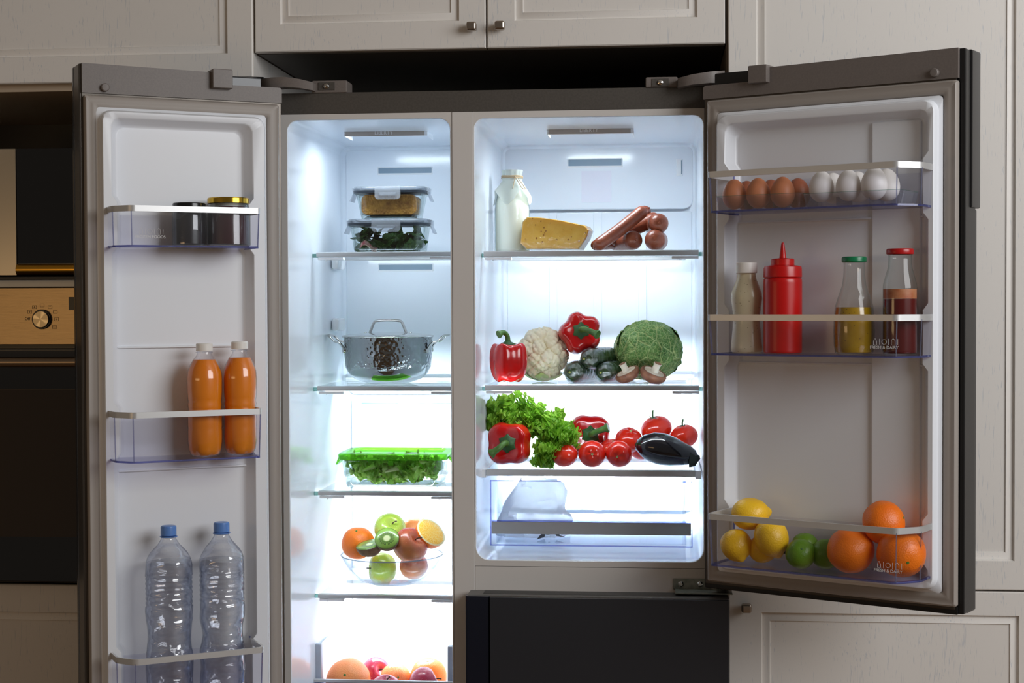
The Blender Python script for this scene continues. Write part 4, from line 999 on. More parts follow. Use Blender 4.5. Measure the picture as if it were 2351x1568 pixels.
# ---- RIGHT COMPARTMENT, crisper cover
zS = zK - .0006
def put(px, r_, Y, dz=0): q = at(px, 1000, Y); return (q.x, Y, zS + r_ + dz)
Y = .165; r_ = 56 * mpp(Y)
pepper('large red bell pepper lying stalk outward at the left of the lower shelf', (at(1173, 1025, Y).x, Y, zS + r_ * .93), r_, 96 * mpp(Y), rot('Z', -8) @ rot('X', 84), [(-.002, 0, .050), (-.010, -.010, .062), (-.026, -.022, .064)], 4, 'red bell peppers', 5, .85, .5)
Y = .30
pepper('red bell pepper lying behind the lettuce and tomatoes', (at(1351, 1015, Y).x, Y, zS + 53 * mpp(Y)), 55 * mpp(Y), 92 * mpp(Y), rot('X', 76) @ rot('Y', 10), [(.003, 0, .050), (.014, .004, .062), (.032, .010, .070)], 4, 'red bell peppers', 7, .85, .15)
G = 'tomatoes on the lower shelf'
r_ = 30 * mpp(.18)
tomato('round tomato touching the lettuce, first in the front row', put(1297, r_ * .86, .175), r_, (22, -14, 0), G, seed=1)
tomato('front row tomato with a round green scar facing out, middle', put(1359, r_ * .98, .17), r_ * 1.04, (86, 3, 0), G, seed=2)
tomato('front row tomato beside the aubergine, scar low on its face', put(1421, r_ * .98, .17), r_ * 1.02, (100, -8, 0), G, seed=3)
tomato('tomato stacked behind, upper middle of the group', at(1444, 1010, .27), 32 * mpp(.27), (30, 10, 0), G, seed=4)
tomato('tomato half hidden between the two right front tomatoes', put(1404, .026, .26), 28 * mpp(.26), (20, 10, 0), G, seed=5)
tomato('tomato glimpsed low behind the aubergine tip', put(1472, .026, .30), 30 * mpp(.30), (20, 10, 0), G, seed=6)
tomato('tomato with green vine calyx on top of the pile', at(1507, 985, .29), 36 * mpp(.29), (8, -16, 0), G, True, .84, 1)
tomato('tomato with green calyx at the far right behind the aubergine', at(1571, 1001, .27), 31 * mpp(.27), (6, -10, 0), G, True, .86, 2)
tomato('tomato below the topmost one, hidden behind the aubergine', put(1530, .03, .36), 34 * mpp(.36), (0, 0, 0), G, seed=7)
# aubergine
Y = .18; p0, p1 = at(1462, 1028, Y), at(1596, 1052, Y)
M = T((at(1530, 1033, Y).x, Y, zS)); th = thing('aubergine', 'glossy black aubergine lying in front of the tomatoes', 'aubergine', M=M); I = M.inverted()
cpts = [(1459, 1031, 2), (1462, 1029, 11), (1468, 1027, 19), (1480, 1026, 28), (1500, 1027, 35), (1520, 1031, 37), (1545, 1037, 33), (1565, 1042, 27), (1582, 1046, 22), (1593, 1049, 16), (1599, 1051, 8)]
P = [I @ at(a, b, Y + .02 * (a - 1459) / 140 * -1) for a, b, _ in cpts]
MB().tube(P, [c_ * mpp(Y) for *_, c_ in cpts], 32).build('aubergine_skin', pm('aubergine_skin', (20, 20, 28), .14, 0, **{'Coat Weight': .6}), th, M, smooth=80)
MB().tube([P[-3] + Vector((.004, 0, -.004)), P[-2] + Vector((.003, 0, -.003)), P[-1] + Vector((.001, 0, 0)), P[-1] + Vector((.007, 0, .001))], [23 * mpp(Y), 17 * mpp(Y), 9 * mpp(Y), 4 * mpp(Y)], 12).build('calyx', pm('dark_aubergine_calyx', (30, 38, 32), .6), th, M, smooth=80)
# frisee lettuce
M_FRI = Mat('frisee_leaf'); co = M_FRI.coord()
cc = M_FRI.ramp(M_FRI.noise(28, 3, co), [(.3, (112, 170, 44)), (.55, (156, 206, 66)), (.8, (198, 230, 112))])
d_ = M_FRI.n('ShaderNodeBsdfPrincipled', ins={'Base Color': cc, 'Roughness': .4}); t_ = M_FRI.n('ShaderNodeBsdfTranslucent', ins={'Color': cc})
M_FRI.t.links.new(M_FRI.n('ShaderNodeMixShader', ins={0: .5, 1: d_.outputs[0], 2: t_.outputs[0]}).outputs[0], M_FRI.out.inputs[0]); M_FRI = M_FRI.m
def frill(seed, L=.05, W=.03, freq=7, amp=.5, jag=.45, lobed=False):
    rg = random.Random(seed); ph = [rg.uniform(0, 6) for _ in range(4)]
    nu, nv = 34, 8
    def f(u, v):
        s = (v - .5) * 2; w_ = W * (math.sin(PI * (.12 + .86 * u)) ** .7) * .5
        j = 1 + jag * (abs(s) ** 2) * (math.sin(u * freq * 6.28 + ph[0] * (1 if s > 0 else 2)) + .5 * math.sin(u * freq * 15 + ph[1]))
        if lobed: j = .42 + .62 * (.5 + .5 * math.sin(u * freq * 6.28 + ph[0] * (1 if s > 0 else 2))) + .22 * math.sin(u * freq * 17 + ph[1])
        x = s * w_ * j; y = u * L + abs(s) ** 2 * L * .08 * math.sin(u * 40 + ph[2])
        z = amp * w_ * abs(s) ** 1.5 * math.sin(u * freq * 7 + ph[3] + (2 if s > 0 else 0)) + .25 * L * u * u - .0006 * (1 - abs(s)) + .2 * w_ * abs(s)
        return Vector((x, y, z))
    return MB().grid(f, nu, nv)
def leafset(mat_, name, th, M, variants, spots, rg, s0=.8, s1=1.2):
    meshes = []
    for k, v in enumerate(variants):
        o = v.build(name, mat_, th, M, smooth=80); meshes.append(o.data)
    first = list(KIDS[th.name])[-len(variants):]
    for i, (pos, az, el, rl) in enumerate(spots):
        Mi = M @ T(pos) @ rot('Z', az) @ rot('X', el) @ rot('Y', rl) @ Matrix.Scale(rg.uniform(s0, s1), 4)
        if i < len(first): o = first[i]; o.matrix_basis = Mi
        else:
            o = bpy.data.objects.new(name, meshes[i % len(meshes)]); link(o, th, Mi); KIDS[th.name].append(o); continue
        WM[o.name] = Mi
rg = random.Random(11)
th = thing('frisee_lettuce', 'bright green frilly lettuce draped over the large red pepper', 'lettuce', (at(1200, 1000, .2).x, .2, zS)); M = WM[th.name]; I = M.inverted()
spots = []
path = [(1130, 968, 16), (1140, 945, 24), (1165, 945, 26), (1190, 945, 28), (1215, 958, 26), (1238, 966, 28), (1262, 980, 26), (1282, 992, 24), (1292, 1003, 18), (1262, 1010, 22), (1150, 975, 16), (1190, 975, 18), (1222, 985, 18), (1300, 1015, 14), (1252, 1028, 18), (1250, 1048, 15), (1252, 1060, 10)]
for i in range(290):
    a, b, s = path[rg.randrange(len(path))] if i > 33 else path[i // 2]
    px, py = a + rg.gauss(0, s * .5), b + rg.gauss(0, s * .42)
    if py > 1064: py = 1060
    yy = .215 + rg.uniform(-.05, .05) + (.015 if py < 980 else -.0)
    spots.append((I @ at(px, py, yy - .012), rg.uniform(-180, 180), rg.uniform(-40, 60), rg.uniform(-40, 40)))
leafset(M_FRI, 'leaf', th, M, [frill(k, .034, .034, 4.2, .9, .8, True) for k in range(5)], spots, rg, .45, .9)
# crisper contents: paper-wrapped greens
Y = .22; q = at(1219, 1150, Y)
zD = dz0 + .0065
mp_ = Mat('thin_white_paper'); d_ = mp_.n('ShaderNodeBsdfDiffuse', ins={'Color': lin((236, 238, 242))}); t_ = mp_.n('ShaderNodeBsdfTranslucent', ins={'Color': lin((236, 238, 242))}); tt = mp_.n('ShaderNodeBsdfTransparent')
mm_ = mp_.n('ShaderNodeMixShader', ins={0: .55, 1: d_.outputs[0], 2: t_.outputs[0]}); mm2 = mp_.n('ShaderNodeMixShader', ins={0: .25, 1: mm_.outputs[0], 2: tt.outputs[0]})
mp_.t.links.new(mm2.outputs[0], mp_.out.inputs[0]); PAPER = mp_.m
th = thing('paper_bag', 'crumpled white paper bag inside the clear crisper drawer', 'bag', (q.x, Y, zD)); M = WM[th.name]
wv, hv = 164 * mpp(Y), 132 * mpp(Y)
def bagf(u, v):
    t = 2 * PI * u; k = 1 - .55 * v ** 2.2
    x = wv * .5 * k * (abs(math.cos(t)) ** .7) * (1 if math.cos(t) > 0 else -1) + .012 * v; y = .05 * k * math.sin(t)
    n_ = noise.noise(Vector((x * 28, y * 28, v * 3.1))) * .014 + abs(noise.noise(Vector((x * 55 + 3, y * 50, v * 5)))) * .012
    return Vector((x + n_, y + n_, v * hv + n_ * (v > .05)))
MB().grid(bagf, 30, 14, wrap=True).build('crumpled_paper', PAPER, th, M, smooth=28)
sp = thing('chard_leaf', 'dark green leaf end poking out under the paper bag', 'leaf', (at(1262, 1240, .15).x, .15, zD))
def dk(u, v): return Vector(((u - .4) * .062 * (1 - .5 * v), -.01 + .035 * v, .002 + .017 * math.sin(PI * u) * (1 - v * .4) + .004 * math.sin(u * 14)))
MB().grid(dk, 14, 6).build('leaf_blade', pm('blackish_green_leaf', (38, 48, 48), .5), sp, WM[sp.name])

# ---- LEFT COMPARTMENT, shelf 1: two lidded glass containers
def rr_loop(w_, d_, r_, n=6): return rrect(-w_ / 2, w_ / 2, -d_ / 2, d_ / 2, r_, n)
def container(label, cx, Y, z, wt, wb, dp, h, lid_w, lidmat, lidname, side_tabs=True, lid_h=.010, rim=None, glassM=None):
    glassM = glassM or M_GLASS
    th = thing('glass_container', label, 'container', (cx, Y, z)); M = WM[th.name]
    k = lambda z_, sc, ins=0: [Vector((x * sc, y * sc, z_)) for x, y in rr_loop(wt - ins * 2, dp - ins * 2, .020)]
    sb = wb / wt
    MB().loft([k(.006, sb * .8), k(.001, sb * .92), k(0, sb * .9), k(.0015, sb * .97), k(.008, sb), k(h - .008, .985), k(h - .006, 1.03), k(h, 1.035)], True, False).build('glass_dish', glassM, th, M, smooth=50)
    MB().loft([k(h - .001, .97, .002), k(.010, sb, .002), k(.006, sb * .85, .002)], False, True).build('inner_wall', glassM, th, M, smooth=50)
    L = lambda z_, e: [Vector((x, y, z_)) for x, y in rrect(-lid_w / 2 - e, lid_w / 2 + e, -dp / 2 - .004 - e, dp / 2 + .004 + e, .024, 6)]
    lo = MB().loft([L(h - (.001 if side_tabs else .004), -.001), L(h + lid_h * .6, .0), L(h + lid_h, -.003), L(h + lid_h, -.014), L(h + lid_h * .6, -.016), L(h + lid_h * .5, -.02)], True, True).build(lidname, lidmat, th, M, smooth=50)
    if side_tabs:
        MB().loft([L(h - .0035, -.0015), L(h + .0015, -.0005)], True, True).build('rubber_seal', pm('slate_seal', (44, 52, 62), .5) if 'slate_seal' not in bpy.data.materials else bpy.data.materials['slate_seal'], lo, M, smooth=50)
        tb = lambda: MB()
        w_ = wt * .38; yy = -dp / 2 - .006
        m = MB(); lp = rrect(-w_ / 2, w_ / 2, h - .018, h + lid_h, .007, 5, [.002, .002, .008, .008])
        m.loft([ring_y(lp, yy), ring_y(lp, yy - .0025)]); m.box(-w_ * .32, w_ * .32, yy - .0038, yy - .002, h - .010, h - .004, .001)
        m.build('front_clip', M_CLIP, lo, M)
        for sx in (-1, 1):
            x = sx * lid_w / 2
            MB().loft([[Vector((x - sx * .006, yy2, h + lid_h - .001)), Vector((x + sx * .004, yy2, h + lid_h - .002)), Vector((x + sx * .003, yy2, h - .004)), Vector((x + sx * .010, yy2, h - .019)), Vector((x + sx * .0065, yy2, h - .020)), Vector((x + sx * .0005, yy2, h - .003))] for yy2 in (-dp * .2, dp * .2)]).build('side_clip', M_CLIP, lo, M)
    return th
M_CLIP = clear('frosted_clip', (244, 245, 247), (214, 218, 224), .8, .15, body=.22)
M_LIDC = clear('frosted_lid', (232, 235, 238), (168, 174, 182), .8, .12, body=.25)
zS = zA[0] - .0006; Y = .315; dp = .10
q = at(897, 570, Y); w_t = (at(991, 500, Y - dp / 2).x - at(803, 500, Y - dp / 2).x); h1 = 68 * mpp(Y - .05)
c1 = container('lower glass box of dark salad leaves with clip lid', q.x, Y, zS, w_t * .93, w_t * .85, dp, h1, w_t * 1.0, M_LIDC, 'clip_lid')
q2 = at(900, 480, Y); w2 = (at(985, 430, Y - dp / 2).x - at(816, 430, Y - dp / 2).x); h2 = 64 * mpp(Y - .05)
z2 = zS + h1 + .0102
c2 = container('upper glass box of golden crispbread with clip lid', q2.x, Y, z2, w2 * .92, w2 * .80, dp * .95, h2, w2 * 1.0, M_LIDC, 'clip_lid')
mcr = Mat('crispbread_surface'); co = mcr.coord(); g1 = mcr.vor(260, mcr.coord((1, 1, .8)))
mcr.bsdf(**{'Base Color': mcr.ramp(mcr.noise(60, 4, co), [(.3, (150, 96, 34)), (.7, (204, 146, 58))]), 'Roughness': .7, 'Normal': mcr.bump(g1, .9, .003)})
ww, hh_ = 128 * mpp(Y - .03), 46 * mpp(Y)
n = 7
for i in range(n):
    yy = -dp * .36 + i * dp * .72 / (n - 1)
    zt_ = hh_ * (1 - .05 * (i % 3) * .6)
    lp = rrect(-ww / 2 + .001 * (i % 2), ww / 2 - .0015 * (i % 3), .0, zt_, .012)
    lp2 = [(x * .985, z * .98 + zt_ * .01) for x, z in lp]
    M = T((q2.x + .0012 * math.sin(i * 2), Y + yy, z2 + .0088))
    o = MB().loft([ring_y(lp2, -.0045), ring_y(lp, -.003), ring_y(lp, .003), ring_y(lp2, .0045)]).build('crispbread_slice', mcr.m, None, M, smooth=40)
    tag(o, 'frontmost golden brown crispbread slice in the upper glass box' if i == 0 else 'golden brown crispbread slice standing behind the frontmost one', 'bread', 'crispbread slices in the upper glass box')
# spinach leaves
M_SPIN = Mat('spinach_leaf'); co = M_SPIN.coord(); M_SPIN.bsdf(**{'Base Color': M_SPIN.ramp(M_SPIN.noise(35, 3, co), [(.3, (26, 58, 20)), (.7, (58, 98, 34))]), 'Roughness': .4, 'Normal': M_SPIN.bump(M_SPIN.noise(90, 2, co), .4, .002)}); M_SPIN = M_SPIN.m
M_VEIN = pm('leaf_rib', (96, 128, 60), .5)
def spinach(seed, L=.05, W=.032):
    def f(u, v):
        s = (v - .5) * 2; w_ = W * .5 * (math.sin(PI * (u ** .7)) ** .8 + .02)
        return Vector((s * w_, u * L, .3 * w_ * abs(s) * math.cos(u * 5 + seed) + .16 * L * math.sin(u * 3 + seed) + .0015 * math.sin(u * 30 + s * 5)))
    return f
rg = random.Random(5)
proto = None
for i in range(64):
    px = 824 + (i * 29.7 + rg.uniform(-5, 5)) % 150; py = rg.choice([532, 542, 552, 560, 566]); 
    pos = at(px, py, Y + rg.uniform(-.034, .034)); 
    M = T((min(max(pos.x, q.x - w_t * .36), q.x + w_t * .34), pos.y, max(pos.z, zS + .012))) @ rot('Z', rg.uniform(-180, 180)) @ rot('X', rg.uniform(0, 35)) @ rot('Y', rg.uniform(-60, 60)) @ T((0, -.02, 0)) @ Matrix.Scale(rg.uniform(.6, .92), 4)
    if proto is None or i in (1, 2):
        pr_ = thing('spinach_leaf', 'dark green spinach leaf in the lower glass box', 'leaf', M=M, group='spinach leaves in the lower glass box')
        MB().grid(spinach(i * 2.1), 14, 8).build('leaf_blade', M_SPIN, pr_, M, smooth=80)
        MB().tube([spinach(i * 2.1)(k / 8, .5) + Vector((0, 0, .0004)) for k in range(8)] , [.0012 - .0001 * k for k in range(8)], 6).build('leaf_rib', M_VEIN, pr_, M)
        if proto is None: proto = []
        proto.append(pr_)
    else: dup(proto[i % len(proto)], M)
p = at(846, 566, Y - .035)
o = MB().grid(lambda u, v: Vector(((u - .5) * .034, (v - .5) * .02, .008 * math.sin(u * 5) + .004 * math.sin(v * 9 + u * 4))), 14, 8).build('chard_piece', skin('beet_leaf', (150, 40, 60), (214, 196, 180), 60, .5), None, T((p.x, p.y, zS + .014)) @ rot('X', 30), smooth=80)
tag(o, 'small pink and white leaf piece at the left bottom of the lower glass box', 'leaf')

# ---- shelf 2: hammered pot
zS = zA[1] - .0006; Y = .335; px0, px1 = 791, 992
a, b = at(px0, 800, Y), at(px1, 800, Y); r = (b.x - a.x) / 2 ; cx = (a.x + b.x) / 2
zt = at(890, 772, Y).z; H = zt - zS
th = thing('cooking_pot', 'hammered stainless steel pot with lid on the left middle shelf', 'pot', (cx, Y, zS)); M = WM[th.name]
mh = Mat('hammered_steel'); co = mh.coord()
v_ = mh.n('ShaderNodeTexVoronoi', feature='SMOOTH_F1', ins={'Vector': co, 'Scale': 135, 'Smoothness': .5}).outputs[0]
sepz = mh.n('ShaderNodeSeparateXYZ', ins={0: co}).outputs[2]
msk = mh.ramp(mh.n('ShaderNodeMapRange', ins={0: sepz, 1: H * .30, 2: H * .36, 3: 0.0, 4: 1.0}).outputs[0], [(0, (0, 0, 0, 1)), (1, (1, 1, 1, 1))])
hm = mh.n('ShaderNodeMath', operation='MULTIPLY', ins={0: v_, 1: msk}).outputs[0]
mh.bsdf(**{'Base Color': lin((150, 155, 158)), 'Metallic': 1.0, 'Roughness': .1, 'Normal': mh.bump(hm, .55, .0035)})
MB().lathe([(0.001, .0008), (r * .48, .0008), (r * .56, .003), (r * .75, H * .09), (r * .88, H * .2), (r * .96, H * .34), (r * .985, H * .6), (r, H * .95), (r * 1.01, H * .985), (r * .99, H)], 96, cap1=False).build('pot_body', mh.m, th, M, smooth=70)
ld_ = MB().lathe([(r * 1.035, H * .985), (r * 1.045, H * 1.0), (r * 1.03, H * 1.02), (r * .9, H * 1.045), (r * .5, H * 1.075), (.001, H * 1.085)], 96).build('lid', M_STEEL, th, M, smooth=60)
hz = H * 1.06; hw = 40 * mpp(Y)
MB().tube(bez([(-hw * 1.12, 0, hz - .004), (-hw * 1.0, 0, hz + .008), (-hw * .80, 0, hz + .0245), (-hw * .55, 0, hz + .0275), (0, 0, hz + .0285), (hw * .55, 0, hz + .0275), (hw * .80, 0, hz + .0245), (hw * 1.0, 0, hz + .008), (hw * 1.12, 0, hz - .004)], 5), .0030, 12, flat=1.4).build('lid_handle', M_STEEL, ld_, M)
for sx in (-1, 1): MB().lathe([(.0035, 0), (.0035, .002), (.002, .004), (0, .0042)], 12, (sx * 53 * mpp(Y), 0, H * 1.05), cap1=False).build('rivet', M_STEEL, ld_, M)
for sx in (-1, 1):
    # loop handle: two arms leave the wall, meet in a raised grip
    pts = []
    for sy in (-1, 1):
        arm = [(sx * r * .90 , sy * .030, H * .66), (sx * r * .985, sy * .030, H * .80), (sx * r * 1.06, sy * .029, H * .87), (sx * r * 1.17, sy * .027, H * .90), (sx * r * 1.28, sy * .024, H * 1.0), (sx * r * 1.36, sy * .012, H * 1.02)]
        pts.append(arm)
    full = pts[0] + [(sx * r * 1.375, 0, H * 1.02)] + pts[1][::-1]
    hd = MB().tube(bez(full, 5), .0034, 10, flat=.7).build('side_handle', M_STEEL, th, M)
    for sy in (-1, 1):
        MB().lathe([(.0055, 0), (.005, -.003), (.002, -.0045), (0, -.0045)], 12, cap1=False, axis='y').build('rivet', M_STEEL, hd, M @ T((sx * r * .93, sy * .0335 - .0, H * .70)) @ rot('Z', sx * 60 if sy < 0 else sx * 120))

# ---- shelf 3: container with green lid and lettuce
zS = zA[2] - .0006; Y = .31; dp = .15; yf_ = Y - dp / 2
q = at(898, 1100, yf_); w_t = at(1022, 1060, yf_).x - at(770, 1060, yf_).x; h3 = (zS - at(898, 1053, yf_).z) * -1
M_GLID = clear('green_lid_plastic', (200, 246, 130), (120, 205, 50), .7, .08, body=.3)
c3 = container('wide glass box of cut lettuce with a bright green lid', q.x, Y, zS, w_t * .95, w_t * .86, dp, h3 + .001, w_t, M_GLID, 'green_lid', False, .009)
MB().box(-.006, .006, -dp / 2 - .0065, -dp / 2 - .004, h3 - .014, h3 - .004, .001).build('lid_tab', M_GLID, c3, WM[c3.name])
for sx in (-1, 1):
    MB().loft([[Vector((sx * w_t / 2, yy, h3 + .001)), Vector((sx * (w_t / 2 + .006), yy, h3 - .002)), Vector((sx * (w_t / 2 + .012), yy, h3 - .018)), Vector((sx * (w_t / 2 + .009), yy, h3 - .018)), Vector((sx * (w_t / 2 - .001), yy, h3 - .004))] for yy in (-.025, .025)]).build('side_clip', M_GLID, c3, WM[c3.name])
rg = random.Random(21)
M_LETT = Mat('cut_lettuce'); co = M_LETT.coord((1, .4, 1))
cc = M_LETT.ramp(M_LETT.noise(45, 3, co), [(.3, (108, 158, 58)), (.5, (156, 194, 88)), (.72, (216, 226, 164))])
d_ = M_LETT.n('ShaderNodeBsdfPrincipled', ins={'Base Color': cc, 'Roughness': .4}); t_ = M_LETT.n('ShaderNodeBsdfTranslucent', ins={'Color': cc})
M_LETT.t.links.new(M_LETT.n('ShaderNodeMixShader', ins={0: .3, 1: d_.outputs[0], 2: t_.outputs[0]}).outputs[0], M_LETT.out.inputs[0]); M_LETT = M_LETT.m
M_PALE = pm('pale_lettuce_rib', (196, 206, 150), .45)
protos = []
for i in range(90):
    x = rg.uniform(-.40, .40) * w_t; yy = rg.uniform(-.40, .30) * dp; zz = rg.uniform(.020, h3 - .012)
    x *= .84 + .16 * zz / h3
    M = T((q.x + x, Y + yy, zS + zz)) @ rot('Z', rg.uniform(-180, 180)) @ rot('X', rg.uniform(-35, 35)) @ rot('Y', rg.uniform(-90, 90)) @ T((0, -.016, -.003)) @ Matrix.Scale(rg.uniform(.9, 1.35), 4)
    if i < 5:
        L_ = thing('lettuce_piece', 'torn green lettuce piece in the wide glass box', 'lettuce', M=M, group='lettuce pieces in the green-lidded box')
        frill(i + 30, .034, .030, 2.6 if i % 2 else 4, .6, .22).build('leaf_blade', M_LETT, L_, M, smooth=80)
        MB().grid(lambda u, v: Vector(((v - .5) * .011 * (1 - .7 * u), .0 + u * .028, .0012 + .25 * .034 * (u * .82) ** 2 + .002 * math.cos((v - .5) * 3))), 8, 4).build('leaf_rib', M_PALE, L_, M, smooth=80)
        protos.append(L_)
    else: dup(protos[i % 5], M)

# ---- shelf 4: glass fruit dish
zS = zA[3] - .0006; Y = .31
q = at(900, 1262, Y); r = 119 * mpp(Y); zr = at(900, 1272, Y).z
th = thing('glass_fruit_dish', 'clear glass footed dish holding mixed fruit', 'dish', (q.x, Y, zS)); M = WM[th.name]; hr = zr - zS
M_RIMG = clear('rim_glass', (225, 230, 236), (190, 198, 210), 1.0, body=.45)
M_DISH = clear('dish_glass', (253, 254, 254), (150, 166, 184), 1.0, blend=.12)
MB().lathe([(r * .02, hr * .11), (r * .4, hr * .12), (r * .66, hr * .28), (r * .84, hr * .58), (r * .97, hr * .92), (r * .99, hr), (r * 1.0, hr + .001), (r * .985, hr * .92), (r * .86, hr * .57), (r * .69, hr * .26), (r * .42, hr * .09), (r * .02, hr * .08)], 80, cap0=True, cap1=True).build('bowl', M_DISH, th, M, smooth=60)
MB().tube([(r * .995 * math.cos(k * PI / 36), r * .995 * math.sin(k * PI / 36), hr) for k in range(73)], .0014, 8).build('bowl_rim', M_RIMG, th, M)
MB().lathe([(r * .44, 0), (r * .43, .002), (r * .36, hr * .04), (r * .34, hr * .06), (r * .38, hr * .1)], 48).build('foot', M_DISH, th, M, smooth=60)
GF = 'fruit in the glass dish'
def F(px, py, Y): return at(px, py, Y)
citrus('orange', 'whole orange at the left of the glass dish', 'orange', F(822, 1247, .29), 39 * mpp(.29), M_ORANGE, tilt=(30, 0, 0), seed=2)
apple('pale green apple crowning the dish of fruit', F(895, 1214, .31), 37 * mpp(.31), (40, 35, -18), M_GAPPLE, GF)
apple('striped red apple at the front right of the dish', F(941, 1252, .25), 42 * mpp(.25), (22, 48, -20), M_RAPPLE, GF)
citrus('orange', 'pale orange behind the green apple in the dish', 'orange', F(952, 1216, .38), 34 * mpp(.38), M_GRAPEF, tilt=(10, 0, 0), seed=4, scar=False)
apple('green apple low under the dish rim with stem to the left', F(878, 1305, .31), 37 * mpp(.31), (80, -70, 0), M_GAPPLE, GF, .95)
apple('yellow and red apple low under the dish rim, right side', F(950, 1300, .30), 33 * mpp(.30), (30, 0, 0), M_RAPPLE, GF, stem=0)
# halves
M_KSKIN = skin('kiwi_skin', (112, 88, 62), (136, 110, 82), 90, .8, 500, .6, .001)
def halfmat(name, kind):
    m = Mat(name); co = m.coord(); sx = m.n('ShaderNodeSeparateXYZ', ins={0: co}).outputs
    rad = m.n('ShaderNodeMath', operation='SQRT', ins={0: m.n('ShaderNodeMath', operation='ADD', ins={0: m.n('ShaderNodeMath', operation='POWER', ins={0: sx[0], 1: 2.0}).outputs[0], 1: m.n('ShaderNodeMath', operation='POWER', ins={0: sx[1], 1: 2.0}).outputs[0]}).outputs[0]}).outputs[0]
    ang = m.n('ShaderNodeMath', operation='ARCTAN2', ins={0: sx[1], 1: sx[0]}).outputs[0]
    Rn = m.n('ShaderNodeMath', operation='DIVIDE', ins={0: rad, 1: kind[1]}).outputs[0]
    if kind[0] == 'kiwi':
        base = m.ramp(Rn, [(.0, (226, 228, 176)), (.22, (222, 226, 168)), (.32, (120, 156, 62)), (.9, (138, 172, 76)), (1, (98, 132, 50))])
        st = m.n('ShaderNodeMath', operation='SINE', ins={0: m.n('ShaderNodeMath', operation='MULTIPLY', ins={0: ang, 1: 34.0}).outputs[0]}).outputs[0]
        wv_ = m.noise(400, 1, co)
        band = m.ramp(Rn, [(.28, (0, 0, 0, 1)), (.38, (1, 1, 1, 1)), (.58, (1, 1, 1, 1)), (.68, (0, 0, 0, 1))])
        k_ = m.n('ShaderNodeMath', operation='MULTIPLY', ins={0: m.ramp(st, [(.25, (0, 0, 0, 1)), (.5, (1, 1, 1, 1))]), 1: band}).outputs[0]
        col = m.mix(k_, base, lin((26, 26, 18)))
    else:
        st = m.n('ShaderNodeMath', operation='ABSOLUTE', ins={0: m.n('ShaderNodeMath', operation='SINE', ins={0: m.n('ShaderNodeMath', operation='MULTIPLY', ins={0: ang, 1: 5.0}).outputs[0]}).outputs[0]}).outputs[0]
        seg = m.ramp(st, [(.0, (255, 226, 150)), (.16, (252, 178, 40))])
        pulp = m.mix(m.ramp(m.noise(1, 2, m.coord((500, 500, 1))), [(.45, (0, 0, 0, 1)), (.6, (1, 1, 1, 1))]), seg, lin((255, 214, 110)))
        col = m.mix(m.ramp(Rn, [(.86, (0, 0, 0, 1)), (.90, (1, 1, 1, 1))]), pulp, lin((250, 232, 178)))
    m.bsdf(**{'Base Color': col, 'Roughness': .25, 'Coat Weight': .3}); return m.m
def half(name, label, cat, c_, r_, rz_, M0, peel, flesh, fn, group):
    M = T(c_) @ M0; th = thing(name, label, cat, M=M, group=group)
    MB().lathe([(.0006, -rz_)] + [(r_ * math.sin(a), -rz_ * math.cos(a)) for a in [PI / 2 * k / 12 for k in range(1, 13)]], 40, cap1=False).build('peel', peel, th, M, smooth=80)
    MB().lathe([(r_ * .995, -.0004), (r_ * .97, .0006), (r_ * .5, .0007), (.0005, .0007)], 40, cap0=False).build(fn, flesh, th, M, smooth=80)
def facing(d, up=(0, 0, 1)):
    z = Vector(d).normalized(); x = Vector(up).cross(z).normalized(); y = z.cross(x); return Matrix(((x.x, y.x, z.x, 0), (x.y, y.y, z.y, 0), (x.z, y.z, z.z, 0), (0, 0, 0, 1)))
rk = 29 * mpp(.21)
KM = halfmat('kiwi_flesh', ('kiwi', rk))
half('kiwi_half', 'kiwi half with its cut face turned to the viewer, front of the dish', 'kiwi', F(888, 1236, .215), rk, rk * 1.15, facing((0, -.75, .62)), M_KSKIN, KM, 'kiwi_flesh', GF)
half('kiwi_half', 'kiwi half lying with its cut face upward, left front of the dish', 'kiwi', F(848, 1250, .235), rk * 1.12, rk * 1.0, facing((-.15, -.22, .96)), M_KSKIN, KM, 'kiwi_flesh', GF)
ro = 38 * mpp(.27)
half('orange_half', 'cut orange half showing bright flesh at the right of the dish', 'orange', F(990, 1222, .27), ro, ro, facing((.60, -.48, .64)), M_ORANGE, halfmat('orange_flesh', ('orange', ro)), 'orange_flesh', GF)

# ---- bottom drawer fruit
GB = 'fruit in the left bottom drawer'
citrus('grapefruit', 'large pinkish grapefruit at the left of the bottom drawer', 'grapefruit', at(800, 1564, .26), 53 * mpp(.26), M_GRAPEF, seed=6, tilt=(60, 0, 0))
apple('red apple behind the grapefruit in the bottom drawer', at(862, 1542, .35), 34 * mpp(.35), (60, 40, 0), M_RAPPLE2, GB)
citrus('orange', 'orange between two red apples in the bottom drawer', 'orange', at(908, 1559, .32), 37 * mpp(.32), M_GRAPEF, seed=8, tilt=(70, 20, 0))
citrus('orange', 'bright orange at the right back of the bottom drawer', 'orange', at(984, 1552, .33), 43 * mpp(.33), M_ORANGE, seed=9, tilt=(20, 0, 0))
apple('red apple barely showing above the middle of the drawer rim', at(886, 1582, .245), 36 * mpp(.245), (20, 10, 0), M_RAPPLE2, GB)
apple('red apple at the right front of the bottom drawer', at(975, 1571, .245), 40 * mpp(.245), (-25, 62, 0), M_RAPPLE2, GB)

